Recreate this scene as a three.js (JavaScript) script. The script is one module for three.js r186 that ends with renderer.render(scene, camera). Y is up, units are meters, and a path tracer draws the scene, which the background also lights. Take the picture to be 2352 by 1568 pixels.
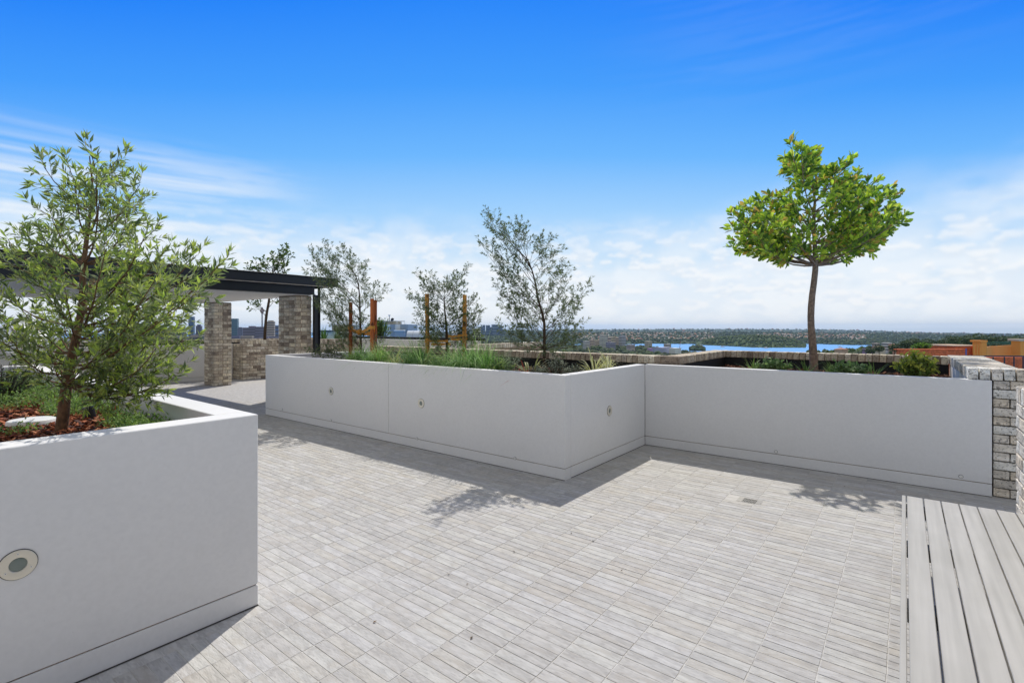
import * as THREE from 'three';
import { mergeGeometries } from 'three/addons/utils/BufferGeometryUtils.js';

// ---------------------------------------------------------------- camera, sky, sun, exposure
const F = 1151, CX = 1176, CY = 753, H = 1.62, YAW = 38.1 * Math.PI / 180;   // picture units: 2352 x 1568
const scene = new THREE.Scene();
const camera = new THREE.PerspectiveCamera(2 * Math.atan(784 / F) * 180 / Math.PI, 2352 / 1568, 0.05, 60000);
camera.position.set(0, H, 0);
camera.rotation.set(0, YAW, 0);
camera.setViewOffset(2352, 1568, 0, 784 - CY, 2352, 1568);
scene.add(camera);
const renderer = new THREE.WebGLRenderer({ antialias: true });
renderer.setSize(1024, 682);
renderer.toneMapping = THREE.LinearToneMapping;
renderer.toneMappingExposure = 1.0;
renderer.shadowMap.enabled = true;

const SUNDIR = new THREE.Vector3(-0.385, 1.115, -0.70).normalize();
const sun = new THREE.DirectionalLight(new THREE.Color(1.0, 0.95, 0.87), 3.6);
sun.position.copy(SUNDIR).multiplyScalar(60);
sun.castShadow = true;
sun.shadow.mapSize.set(4096, 4096);
Object.assign(sun.shadow.camera, { left: -22, right: 22, top: 22, bottom: -22, near: 1, far: 140 });
scene.add(sun, sun.target);

// ---------------------------------------------------------------- numbers
function rng(seed) { let a = seed >>> 0; return () => { a = (a + 0x6D2B79F5) | 0; let t = Math.imul(a ^ (a >>> 15), 1 | a); t = (t + Math.imul(t ^ (t >>> 7), 61 | t)) ^ t; return ((t ^ (t >>> 14)) >>> 0) / 4294967296; }; }
const clamp = (x, a = 0, b = 1) => Math.min(b, Math.max(a, x));
const smooth = (a, b, x) => { const t = clamp((x - a) / (b - a)); return t * t * (3 - 2 * t); };
const mix = (a, b, t) => a + (b - a) * t;
const table = (t, x) => { if (x <= t[0][0]) return t[0][1]; for (let i = 1; i < t.length; i++) if (x <= t[i][0]) return mix(t[i - 1][1], t[i][1], (x - t[i - 1][0]) / (t[i][0] - t[i - 1][0])); return t[t.length - 1][1]; };
const PERM = new Uint16Array(8192), RND = new Float32Array(4096);
{ const r = rng(4711); for (let i = 0; i < 4096; i++) { PERM[i] = i; RND[i] = r(); } for (let i = 4095; i > 0; i--) { const j = Math.floor(r() * (i + 1)), t = PERM[i]; PERM[i] = PERM[j]; PERM[j] = t; } for (let i = 0; i < 4096; i++) PERM[i + 4096] = PERM[i]; }
function n3(x, y, z, s = 0, px = 0, py = 0) {           // value noise, periodic in x and y if px, py are given
  let xi = Math.floor(x), yi = Math.floor(y); const zi = Math.floor(z), fx = x - xi, fy = y - yi, fz = z - zi;
  let x1 = xi + 1, y1 = yi + 1; if (px) { xi = ((xi % px) + px) % px; x1 = ((x1 % px) + px) % px; } if (py) { yi = ((yi % py) + py) % py; y1 = ((y1 % py) + py) % py; }
  const u = fx * fx * (3 - 2 * fx), v = fy * fy * (3 - 2 * fy), w = fz * fz * (3 - 2 * fz);
  const a0 = PERM[(xi + s * 131) & 4095], a1 = PERM[(x1 + s * 131) & 4095], b00 = PERM[a0 + (yi & 4095)], b01 = PERM[a0 + (y1 & 4095)], b10 = PERM[a1 + (yi & 4095)], b11 = PERM[a1 + (y1 & 4095)], k = zi & 4095;
  const p = RND[PERM[b00 + k]], q = RND[PERM[b10 + k]], m = RND[PERM[b01 + k]], n = RND[PERM[b11 + k]], c0 = p + (q - p) * u, c1 = m + (n - m) * u, lo = c0 + (c1 - c0) * v;
  if (fz === 0) return lo;
  const k1 = (zi + 1) & 4095, p2 = RND[PERM[b00 + k1]], q2 = RND[PERM[b10 + k1]], m2 = RND[PERM[b01 + k1]], n2 = RND[PERM[b11 + k1]], d0 = p2 + (q2 - p2) * u, d1 = m2 + (n2 - m2) * u;
  return lo + (d0 + (d1 - d0) * v - lo) * w;
}
function fbm(x, y, z, oct = 4, s = 0, px = 0, py = 0) { let a = 0, k = 0.5, f = 1, t = 0; for (let i = 0; i < oct; i++) { a += k * n3(x * f, y * f, z * f, s + i * 17, px * f, py * f); t += k; k *= 0.5; f *= 2; } return a / t; }
const lin = c => c <= 0.04045 ? c / 12.92 : Math.pow((c + 0.055) / 1.055, 2.4);
const s2l = (r, g, b) => [lin(r / 255), lin(g / 255), lin(b / 255)];
const rgb = (r, g, b) => new THREE.Color().setRGB(r, g, b);
const srgb = (r, g, b) => new THREE.Color().setRGB(...s2l(r, g, b));

// ---------------------------------------------------------------- the sky: clear blue, a bank of pale cloud low down, streaks of cirrus
{
  const W = 2048, Hh = 1024, data = new Float32Array(W * Hh * 4);
  const ADDED_VEIL = [0.445, 0.448, 0.452], stops = [[-90, [214, 228, 236]], [-2, [236, 244, 248]], [0, [243, 250, 254]], [3, [238, 247, 254]], [8, [204, 230, 253]], [13, [163, 211, 255]], [19, [110, 184, 255]], [26, [70, 158, 253]], [34, [40, 134, 250]], [46, [38, 122, 238]], [62, [52, 128, 232]], [90, [52, 124, 226]]].map(([e, c]) => [e, s2l(...c)]);
  const fwd = Math.atan2(-Math.cos(YAW), -Math.sin(YAW));
  for (let j = 0; j < Hh; j++) {
    const el = ((j + 0.5) / Hh - 0.5) * Math.PI, e = el * 180 / Math.PI, ce = Math.cos(el), dy = Math.sin(el);
    for (let i = 0; i < W; i++) {
      const az = ((i + 0.5) / W - 0.5) * 2 * Math.PI, dx = Math.cos(az) * ce, dz = Math.sin(az) * ce;
      let da = (az - fwd) * 180 / Math.PI; da = ((da + 540) % 360) - 180;       // + is right of the view
      const ad = Math.min(Math.abs(da), 62), ee = e > 0 ? e * (1 + 0.34 * (ad / 45) ** 2) : e;
      let k = 1; while (k < stops.length - 1 && ee > stops[k][0]) k++;
      const t = clamp((ee - stops[k - 1][0]) / (stops[k][0] - stops[k - 1][0]));
      let c = [0, 1, 2].map(q => mix(stops[k - 1][1][q], stops[k][1][q], t));
      if (e > -3) {
        const h = Math.max(e, 0), wob = fbm(dx * 5, dz * 5, h * 0.09, 3, 3) - 0.5;
        // low bank of pale cloud
        const top = 9.0 + 9 * wob + 3 * smooth(12, 42, da) * smooth(85, 55, da);
        const puff = fbm(dx * 24, h * 0.85, dz * 24, 5, 9), puff2 = fbm(dx * 9, h * 0.4, dz * 9, 3, 21);
        let m = smooth(top + 4, top - 5, h) * smooth(0.30, 0.60, puff * 0.5 + puff2 * 0.5 + 0.12 * smooth(12, 3, h));
        const cw = [0.95, 0.98, 1.01], cg = [0.83, 0.90, 0.98], sh = smooth(0.36, 0.66, fbm(dx * 24, h * 0.85 + 0.35, dz * 24, 3, 9));
        c = c.map((v, q) => mix(v, mix(cg[q], cw[q], sh), m * 0.66));
        const cu = fbm(dx * 34 + 2, h * 1.5, dz * 34, 5, 131), m2 = smooth(0.50, 0.60, cu + 0.05 * wob) * smooth(13, 7, h) * smooth(0.5, 2.5, h), base = smooth(-0.015, 0.05, cu - fbm(dx * 34 + 2, h * 1.5 + 0.55, dz * 34, 3, 131));
        c = c.map((v, q) => mix(v, mix([0.80, 0.87, 0.95][q], [0.97, 0.985, 1.0][q], base), m2 * 0.62));
        // cirrus drawn out along the horizon on the left, faint wisps higher up
        const sx = da / 9 + h * 0.10 + wob * 2, field = smooth(-18, -36, da) * smooth(-78, -50, da) * smooth(18, 13, h) * smooth(3, 8, h) + 0.05 * smooth(5, 25, da) * smooth(60, 35, da) * smooth(20, 26, h) * smooth(40, 32, h);
        const str = fbm(sx * 0.55 + 7, h * 1.05 + sx * 0.06, 0.5, 5, 41), fine = fbm(sx * 2.2, h * 5.6 + sx * 0.4, 2.5, 4, 63);
        const ci = field * smooth(0.34, 0.66, str * 0.62 + fine * 0.38);
        c = c.map((v, q) => mix(v, [0.90, 0.945, 0.985][q], clamp(ci * 0.75, 0, 0.75)));
        // overhead and behind the camera: unseen thin cloud, added to keep the shade neutral
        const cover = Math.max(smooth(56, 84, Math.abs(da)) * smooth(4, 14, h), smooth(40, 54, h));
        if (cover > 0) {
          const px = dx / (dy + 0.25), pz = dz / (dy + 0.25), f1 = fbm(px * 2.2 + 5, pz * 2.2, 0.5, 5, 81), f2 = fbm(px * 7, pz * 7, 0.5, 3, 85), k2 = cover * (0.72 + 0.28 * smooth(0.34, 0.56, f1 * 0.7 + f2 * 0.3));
          const br = 0.88 + 0.24 * f2; c = c.map((v, q) => mix(v, ADDED_VEIL[q] * br, k2));
        }
        // brighter air round the sun
        const cs = dx * SUNDIR.x + dy * SUNDIR.y + dz * SUNDIR.z, g = smooth(0.93, 1, cs);
        c = c.map((v, q) => v + g * g * [0.55, 0.52, 0.46][q]);
      }
      const o = (j * W + i) * 4; data[o] = c[0]; data[o + 1] = c[1]; data[o + 2] = c[2]; data[o + 3] = 1;
    }
  }
  const tex = new THREE.DataTexture(data, W, Hh, THREE.RGBAFormat, THREE.FloatType);
  tex.mapping = THREE.EquirectangularReflectionMapping; tex.magFilter = tex.minFilter = THREE.LinearFilter; tex.needsUpdate = true;
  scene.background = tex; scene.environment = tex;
}

// ---------------------------------------------------------------- photo pixel -> place
const FW = new THREE.Vector3(-Math.sin(YAW), 0, -Math.cos(YAW)), RT = new THREE.Vector3(Math.cos(YAW), 0, -Math.sin(YAW));
const ray = (px, py) => FW.clone().addScaledVector(RT, (px - CX) / F).add(new THREE.Vector3(0, -(py - CY) / F, 0));
const at = (px, py, d) => ray(px, py).multiplyScalar(d).add(new THREE.Vector3(0, H, 0));
const onH = (px, py, h) => { const r = ray(px, py); return r.multiplyScalar((h - H) / r.y).add(new THREE.Vector3(0, H, 0)); };
const onZ = (px, py, z) => { const r = ray(px, py); return r.multiplyScalar(z / r.z).add(new THREE.Vector3(0, H, 0)); };
const onX = (px, py, x) => { const r = ray(px, py); return r.multiplyScalar(x / r.x).add(new THREE.Vector3(0, H, 0)); };
const depthOf = p => p.x * FW.x + p.z * FW.z;

// ---------------------------------------------------------------- objects
const taken = new Map();
const numbered = n => { const k = taken.get(n) || 0; taken.set(n, k + 1); return k ? `${n}_${String(k).padStart(3, '0')}` : n; };
function shadows(m) { m.castShadow = m.receiveShadow = true; return m; }
function thing(name, label, category, pos = [0, 0, 0], group) {
  const o = new THREE.Group(); o.name = numbered(name); o.position.set(...pos); scene.add(o);
  o.userData = { label, category }; if (group) o.userData.group = group; return o;
}
function structure(name, geo, m) { const o = shadows(new THREE.Mesh(geo, m)); o.name = numbered(name); o.userData.kind = 'structure'; scene.add(o); return o; }
const rootOf = o => { while (o.parent && o.parent !== scene) o = o.parent; return o; };
// a part from geometry in world metres
function part(parent, name, geo, m, label) {
  const r = rootOf(parent); geo.translate(-r.position.x, -r.position.y, -r.position.z);
  const o = shadows(new THREE.Mesh(geo, m)); o.name = name; parent.add(o); if (label) o.userData.label = label; return o;
}
// a part from a shared geometry, placed
function piece(parent, name, geo, m, x, y, z, ry = 0) {
  const r = rootOf(parent), o = shadows(new THREE.Mesh(geo, m)); o.name = name;
  o.position.set(x - r.position.x, y - r.position.y, z - r.position.z); if (ry) o.rotation.y = ry; parent.add(o); return o;
}
function finish(pos, uvo = [0, 0]) {                        // flat shaded triangles with box uv in metres
  const g = new THREE.BufferGeometry(); g.setAttribute('position', new THREE.Float32BufferAttribute(pos, 3)); g.computeVertexNormals();
  const n = g.attributes.normal, uv = new Float32Array(pos.length / 3 * 2);
  for (let i = 0; i < n.count; i++) {
    const ax = Math.abs(n.getX(i)), ay = Math.abs(n.getY(i)), az = Math.abs(n.getZ(i)), x = pos[3 * i], y = pos[3 * i + 1], z = pos[3 * i + 2];
    const [u, v] = ay > ax && ay > az ? [x, z] : ax > az ? [z, y] : [x, y]; uv[2 * i] = u + uvo[0]; uv[2 * i + 1] = v + uvo[1];
  }
  g.setAttribute('uv', new THREE.BufferAttribute(uv, 2)); return g;
}
// box with chamfered edges, centre at (x, y, z)
function cbox(w, h, d, c = 0.003, x = 0, y = 0, z = 0, uvo, jit) {
  const a = w / 2, b = h / 2, e = d / 2, P = [];
  const J = jit ? () => (jit() - 0.5) * 0.004 : () => 0, K = {};
  const V = (sx, sy, sz, k) => { const key = `${sx}${sy}${sz}${k}`; return K[key] ||= [sx * (a - (k === 0 ? 0 : c)) + J(), sy * (b - (k === 1 ? 0 : c)) + J(), sz * (e - (k === 2 ? 0 : c)) + J()]; };
  const tri = (p, q, r) => { const m = [p, q, r].reduce((s, v) => [s[0] + v[0], s[1] + v[1], s[2] + v[2]], [0, 0, 0]); const ux = q[0] - p[0], uy = q[1] - p[1], uz = q[2] - p[2], vx = r[0] - p[0], vy = r[1] - p[1], vz = r[2] - p[2]; const nx = uy * vz - uz * vy, ny = uz * vx - ux * vz, nz = ux * vy - uy * vx; const f = nx * m[0] / (a * a) + ny * m[1] / (b * b) + nz * m[2] / (e * e) < 0 ? [p, r, q] : [p, q, r]; for (const v of f) P.push(v[0] + x, v[1] + y, v[2] + z); };
  const quad = (p, q, r, s) => { tri(p, q, r); tri(p, r, s); };
  const S = [-1, 1];
  for (const s of S) { quad(V(s, -1, -1, 0), V(s, 1, -1, 0), V(s, 1, 1, 0), V(s, -1, 1, 0)); quad(V(-1, s, -1, 1), V(1, s, -1, 1), V(1, s, 1, 1), V(-1, s, 1, 1)); quad(V(-1, -1, s, 2), V(1, -1, s, 2), V(1, 1, s, 2), V(-1, 1, s, 2)); }
  if (c > 0) {
    for (const s of S) for (const t of S) { quad(V(s, t, -1, 0), V(s, t, 1, 0), V(s, t, 1, 1), V(s, t, -1, 1)); quad(V(s, -1, t, 0), V(s, 1, t, 0), V(s, 1, t, 2), V(s, -1, t, 2)); quad(V(-1, s, t, 1), V(1, s, t, 1), V(1, s, t, 2), V(-1, s, t, 2)); }
    for (const s of S) for (const t of S) for (const q of S) tri(V(s, t, q, 0), V(s, t, q, 1), V(s, t, q, 2));
  }
  return finish(P, uvo);
}
const span = (x0, x1, y0, y1, z0, z1, c = 0.003) => cbox(Math.abs(x1 - x0), Math.abs(y1 - y0), Math.abs(z1 - z0), c, (x0 + x1) / 2, (y0 + y1) / 2, (z0 + z1) / 2);
function tube(pts, radii, sides = 6) {                     // pts: Vector3[]
  const P = [], N = [], I = [], UV = []; let len = 0; const up = new THREE.Vector3(0.31, 0.1, 0.94).normalize();
  for (let i = 0; i < pts.length; i++) {
    const t = pts[Math.min(i + 1, pts.length - 1)].clone().sub(pts[Math.max(i - 1, 0)]).normalize(); if (i) len += pts[i].distanceTo(pts[i - 1]);
    const a = up.clone().cross(t).normalize(), b = t.clone().cross(a);
    for (let k = 0; k <= sides; k++) { const q = k / sides * Math.PI * 2, n = a.clone().multiplyScalar(Math.cos(q)).addScaledVector(b, Math.sin(q)); const v = pts[i].clone().addScaledVector(n, radii[i]); P.push(v.x, v.y, v.z); N.push(n.x, n.y, n.z); UV.push(k / sides * 0.2, len); }
  }
  for (let i = 0; i < pts.length - 1; i++) for (let k = 0; k < sides; k++) { const o = i * (sides + 1) + k, q = o + sides + 1; I.push(o, o + 1, q, q, o + 1, q + 1); }
  const g = new THREE.BufferGeometry(); g.setAttribute('position', new THREE.Float32BufferAttribute(P, 3)); g.setAttribute('normal', new THREE.Float32BufferAttribute(N, 3)); g.setAttribute('uv', new THREE.Float32BufferAttribute(UV, 2)); g.setIndex(I); return g;
}
const cyl = (r0, r1, h, x, y, z, seg = 16) => { const g = new THREE.CylinderGeometry(r1, r0, h, seg); g.translate(x, y + h / 2, z); return g; };

// ---------------------------------------------------------------- textures and materials
function tex(w, h, fn, repX, repY, srgbMap = true) {
  const d = new Uint8Array(w * h * 4);
  for (let j = 0; j < h; j++) for (let i = 0; i < w; i++) { const c = fn(i / w, j / h), o = (j * w + i) * 4; d[o] = clamp(c[0]) * 255; d[o + 1] = clamp(c[1]) * 255; d[o + 2] = clamp(c[2]) * 255; d[o + 3] = 255; }
  const t = new THREE.DataTexture(d, w, h, THREE.RGBAFormat); t.wrapS = t.wrapT = THREE.RepeatWrapping; t.magFilter = THREE.LinearFilter; t.minFilter = THREE.LinearMipmapLinearFilter; t.generateMipmaps = true;
  if (srgbMap) t.colorSpace = THREE.SRGBColorSpace; t.repeat.set(repX, repY); t.needsUpdate = true; return t;
}
const g1 = v => [v, v, v];
const std = (color, roughness = 0.8, o = {}) => new THREE.MeshStandardMaterial({ color, roughness, metalness: 0, ...o });
// painted render: trowelled, faint mottling and specks
const renderTex = tex(1024, 1024, (u, v) => { const a = fbm(u * 6, v * 6, 0, 4, 5, 6, 6), b = fbm(u * 96, v * 96, 0, 2, 8, 96, 96), s = n3(u * 300, v * 300, 0, 4, 300, 300) > 0.985 ? 0.1 : 0; return g1(0.93 + (a - 0.5) * 0.018 + (b - 0.5) * 0.025 - s * 0.5); }, 1 / 1.7, 1 / 1.7);
const renderBump = tex(1024, 1024, (u, v) => g1(fbm(u * 128, v * 128, 0, 3, 15, 128, 128) * 0.85 + fbm(u * 10, v * 10, 0, 3, 19, 10, 10) * 0.15), 1 / 1.1, 1 / 1.1, false);
const M = {};
M.render = std(rgb(0.90, 0.893, 0.88), 0.85, { map: renderTex, bumpMap: renderBump, bumpScale: 0.00025 });
M.renderCream = std(rgb(0.84, 0.80, 0.73), 0.85, { map: renderTex, bumpMap: renderBump, bumpScale: 0.00025 });
const brickTex = tex(1024, 1024, (u, v) => {
  const a = fbm(u * 14, v * 22, 0, 4, 31, 14, 22), b = fbm(u * 70, v * 90, 0, 3, 37, 70, 90), st = fbm(u * 8, v * 40, 3, 3, 39, 8, 40), pit = smooth(0.74, 0.82, n3(u * 120, v * 120, 0, 33, 120, 120)), wash = smooth(0.55, 0.72, fbm(u * 20, v * 26, 5, 4, 44, 20, 26));
  const k = 0.90 + (a - 0.5) * 0.40 + (b - 0.5) * 0.20 + (st - 0.5) * 0.25 - pit * 0.3;
  return [mix(k, 0.94, wash * 0.6), mix(k * 0.985, 0.925, wash * 0.6), mix(k * 0.96, 0.89, wash * 0.6)];
}, 1 / 1.3, 1 / 1.3);
const brickBump = tex(512, 512, (u, v) => g1(fbm(u * 40, v * 40, 0, 4, 53, 40, 40) * 0.75 + 0.25 * (1 - smooth(0.70, 0.8, n3(u * 60, v * 60, 0, 35, 60, 60)))), 1 / 0.65, 1 / 0.65, false);
const brickCols = [[199, 190, 173], [184, 174, 158], [168, 157, 142], [204, 196, 181], [153, 142, 129], [203, 192, 170], [192, 184, 172], [136, 124, 112], [178, 166, 149], [208, 205, 200], [197, 193, 187], [183, 179, 173]];
M.bricks = brickCols.map(c => std(srgb(...c.map(v => Math.min(243, v * 1.2))), 0.92, { map: brickTex, bumpMap: brickBump, bumpScale: 0.006 }));
M.mortar = std(srgb(160, 141, 121), 0.95, { map: brickTex, bumpMap: brickBump, bumpScale: 0.004 });
const paverTex = tex(2048, 1024, (u, v) => {
  const a = fbm(u * 26, v * 36, 0, 4, 71, 26, 36), b = fbm(u * 90, v * 200, 0, 3, 73, 90, 200), w = smooth(0.54, 0.70, fbm(u * 34, v * 60, 2, 4, 75, 34, 60)), t = smooth(0.57, 0.73, fbm(u * 18, v * 30, 4, 4, 79, 18, 30)), d = smooth(0.6, 0.78, fbm(u * 44, v * 60, 6, 3, 81, 44, 60)), sc = smooth(0.76, 0.84, fbm(u * 24, v * 190, 8, 2, 85, 24, 190)), dot = n3(u * 420, v * 420, 0, 83, 420, 420) > 0.992 ? 0.35 : 0;
  let k = 0.90 + (a - 0.5) * 0.15 + (b - 0.5) * 0.08; let c = [k, k * 0.997, k * 0.99];
  c = c.map((x, q) => mix(x, [0.965, 0.962, 0.955][q], w * 0.6)); c = c.map((x, q) => mix(x, [0.87, 0.845, 0.81][q], t * 0.4)); c = c.map((x, q) => mix(x, [0.76, 0.75, 0.745][q], d * 0.45)); return c.map(x => mix(x, 0.99, sc * 0.6) - dot * 0.5);
}, 1 / 2.0, 1 / 1.0);
const paverBump = tex(1024, 512, (u, v) => g1(fbm(u * 60, v * 120, 0, 4, 91, 60, 120)), 1 / 1.2, 1 / 0.6, false);
const paverCols = [[208, 207, 204], [204, 202, 199], [211, 210, 206], [200, 198, 195], [206, 203, 197], [210, 209, 208], [201, 200, 198], [202, 198, 192]];
M.pavers = paverCols.map(c => std(srgb(...c.map(v => v * 0.96)), 0.8, { map: paverTex, bumpMap: paverBump, bumpScale: 0.0022 }));
M.paverMass = std(rgb(1, 1, 1), 0.8, { map: paverTex, bumpMap: paverBump, bumpScale: 0.0022, vertexColors: true });
M.grout = std(srgb(210, 208, 204), 0.95, { map: paverTex });
M.steel = std(rgb(0.012, 0.014, 0.019), 0.42, {});
M.soffit = std(rgb(0.92, 0.90, 0.86), 0.8, { map: renderTex });
M.black = std(rgb(0.010, 0.010, 0.011), 0.75, { bumpMap: renderBump, bumpScale: 0.002 });
M.trim = std(rgb(0.74, 0.70, 0.60), 0.42, { metalness: 0.55 });
M.lens = new THREE.MeshPhysicalMaterial({ color: rgb(0.16, 0.20, 0.18), roughness: 0.25, clearcoat: 0.6 });
M.darkgap = std(rgb(0.02, 0.02, 0.02), 0.8);
const woodTex = tex(512, 1024, (u, v) => { const a = fbm(u * 26, v * 3, 0, 4, 101, 26, 3), kn = smooth(0.72, 0.8, fbm(u * 7, v * 9, 4, 2, 103, 7, 9)); return g1(0.86 + (a - 0.5) * 0.6 - kn * 0.35); }, 1 / 0.25, 1 / 1.0);
M.stake = std(srgb(232, 164, 76), 0.8, { map: woodTex, bumpMap: woodTex, bumpScale: 0.001 });
M.stakeRed = std(srgb(208, 112, 52), 0.8, { map: woodTex, bumpMap: woodTex, bumpScale: 0.001 });
M.strap = std(srgb(214, 150, 66), 0.85, { side: THREE.DoubleSide });
const boardTex = tex(512, 1024, (u, v) => { const a = fbm(u * 30, v * 2, 0, 4, 111, 30, 2), b = fbm(u * 6, v * 5, 0, 3, 113, 6, 5); return [0.9 + (a - 0.5) * 0.12 + (b - 0.5) * 0.09, 0.897 + (a - 0.5) * 0.12 + (b - 0.5) * 0.09, 0.89 + (a - 0.5) * 0.12 + (b - 0.5) * 0.10]; }, 1 / 0.6, 1 / 1.4);
M.board = std(srgb(190, 188, 182), 0.62, { map: boardTex, bumpMap: boardTex, bumpScale: 0.00025 });
const barkTex = tex(512, 512, (u, v) => { const a = fbm(u * 12, v * 20, 0, 4, 121, 12, 20), b = smooth(0.6, 0.75, fbm(u * 5, v * 8, 2, 3, 123, 5, 8)); return [mix(0.82 + (a - 0.5) * 0.5, 0.95, b * 0.4), mix(0.8 + (a - 0.5) * 0.5, 0.93, b * 0.4), mix(0.77 + (a - 0.5) * 0.5, 0.9, b * 0.4)]; }, 1 / 0.2, 1 / 0.5);
M.barkBrown = std(srgb(136, 104, 76), 0.9, { map: barkTex, bumpMap: barkTex, bumpScale: 0.004 });
M.barkGrey = std(srgb(168, 148, 132), 0.9, { map: barkTex, bumpMap: barkTex, bumpScale: 0.004 });
M.barkDark = std(srgb(92, 76, 58), 0.9, { map: barkTex, bumpMap: barkTex, bumpScale: 0.003 });
M.soil = std(srgb(72, 46, 34), 0.95, { bumpMap: brickBump, bumpScale: 0.02 });
M.chips = std(rgb(1, 1, 1), 0.9, { });
const leafMat = (rough, trans) => new THREE.MeshPhysicalMaterial({ color: rgb(1, 1, 1), vertexColors: true, roughness: rough, transmission: trans, clearcoat: 0.25, clearcoatRoughness: 0.45, thickness: 0, side: THREE.DoubleSide, specularIntensity: 0.6 });
M.leaf = leafMat(0.92, 0.5); M.leafBig = leafMat(0.92, 0.52); M.grass = leafMat(0.92, 0.4);
M.plastic = new THREE.MeshPhysicalMaterial({ color: rgb(0.86, 0.87, 0.86), roughness: 0.35, transmission: 0.45, thickness: 0, side: THREE.DoubleSide });
M.whitePlastic = std(rgb(0.78, 0.77, 0.73), 0.5);

// ---------------------------------------------------------------- terrace floor
const HW = 1.115, COP = 1.226, BED = -0.0022;
const LPX = -2.98, LPZ = -1.39, AZ = -4.53, AX0 = -9.42, BX = -2.84, CZ = -6.62, CX1 = 0.66, P2Z = -6.82;
const slab = structure('terrace_slab', span(-20, 3.2, -0.6, BED, -12.6, 4.2, 0), M.grout);
const floorRoot = thing('terrace_paving', 'pale grey clay brick pavers laid in stacked rows across the roof terrace', 'paving'); delete floorRoot.userData.category; floorRoot.userData.kind = 'structure';
{
  const R = rng(11), PX = 0.2565, PZ = 0.0641, L = PX - 0.0045, Wd = PZ - 0.0042, list = [];
  const inPlanter = (x, z) => (x < LPX - 0.02 && z > LPZ - 0.01 + 0.02) || (x > AX0 + 0.02 && x < BX - 0.02 && z < AZ - 0.02) || (x >= BX - 0.02 && z < CZ - 0.02);
  const drain = (x, z) => Math.abs(x + 1.12) < 0.15 && Math.abs(z + 5.075) < 0.075;
  for (let i = -44; i < 13; i++) for (let j = -112; j < 26; j++) {
    const x = -2.374 + (i + 0.5) * PX, z = -1.26 - (j + 0.5) * PZ * -1; if (z < -8.6 || inPlanter(x, z) || drain(x, z)) continue;
    const d = -x * Math.sin(YAW) * -1 * -1, dep = x * FW.x + z * FW.z; if (dep < 1.5 || dep > 11) continue;
    const px = CX + F * (x * RT.x + z * RT.z) / dep, py = CY + F * H / dep; if (px < -500 || px > 2800 || py > 2100) continue;
    if (x > 0.62 && z > -4.8) continue;
    const seen = px > 40 && px < 2290 && py < 1568 && !(px < 590 && py > 1000) && px < 2080;
    list.push({ x, z, dep, seen, size: seen ? 1 / dep : 0 });
  }
  list.sort((a, b) => b.size - a.size);
  const geos = [...Array(10)].map((_, k) => cbox(L, 0.022, Wd, 0.0012, 0, -0.011, 0, [R() * 2, R()], null));
  const proto = geos[0], many = { p: [], n: [], u: [], c: [] };
  const tone = paverCols.map(c => s2l(...c.map(v => v * 0.96)));
  list.forEach((q, k) => {
    const patch = fbm(q.x * 1.1, q.z * 1.1, 0, 3, 140); const pick = clamp(Math.floor((R() * 0.75 + patch * 0.5 - 0.12) * 8), 0, 7), dy = (R() - 0.5) * 0.0016, ry = (R() - 0.5) * 0.006, jx = (R() - 0.5) * 0.004;
    if (k < 300) { piece(floorRoot, 'paver', geos[Math.floor(R() * 10)], M.pavers[pick], q.x + jx, dy, q.z, ry); return; }
    const g = geos[Math.floor(R() * 10)], ps = g.attributes.position, ns = g.attributes.normal, us = g.attributes.uv, ou = R() * 2, ov = R(), t = tone[pick], cs = Math.cos(ry), sn = Math.sin(ry), v = 1 + (R() - 0.5) * 0.05;
    for (let i = 0; i < ps.count; i++) { if (ns.getY(i) < -0.2) continue; const a = ps.getX(i), b = ps.getZ(i); many.p.push(q.x + jx + a * cs + b * sn, ps.getY(i) + dy, q.z - a * sn + b * cs); many.n.push(ns.getX(i), ns.getY(i), ns.getZ(i)); many.u.push(us.getX(i) + ou, us.getY(i) + ov); many.c.push(t[0] * v, t[1] * v, t[2] * v); }
  });
  const g = new THREE.BufferGeometry(); g.setAttribute('position', new THREE.Float32BufferAttribute(many.p, 3)); g.setAttribute('normal', new THREE.Float32BufferAttribute(many.n, 3)); g.setAttribute('uv', new THREE.Float32BufferAttribute(many.u, 2)); g.setAttribute('color', new THREE.Float32BufferAttribute(many.c, 3));
  const m = part(floorRoot, 'more_pavers', g, M.paverMass); m.userData.kind = 'stuff';
  // beyond eleven metres single pavers can no longer be told apart
  const far = part(floorRoot, 'far_paving', mergeGeometries([span(-20, -10.9, BED, -0.001, -12.6, 4.2, 0)]), M.pavers[1]);
}

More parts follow.
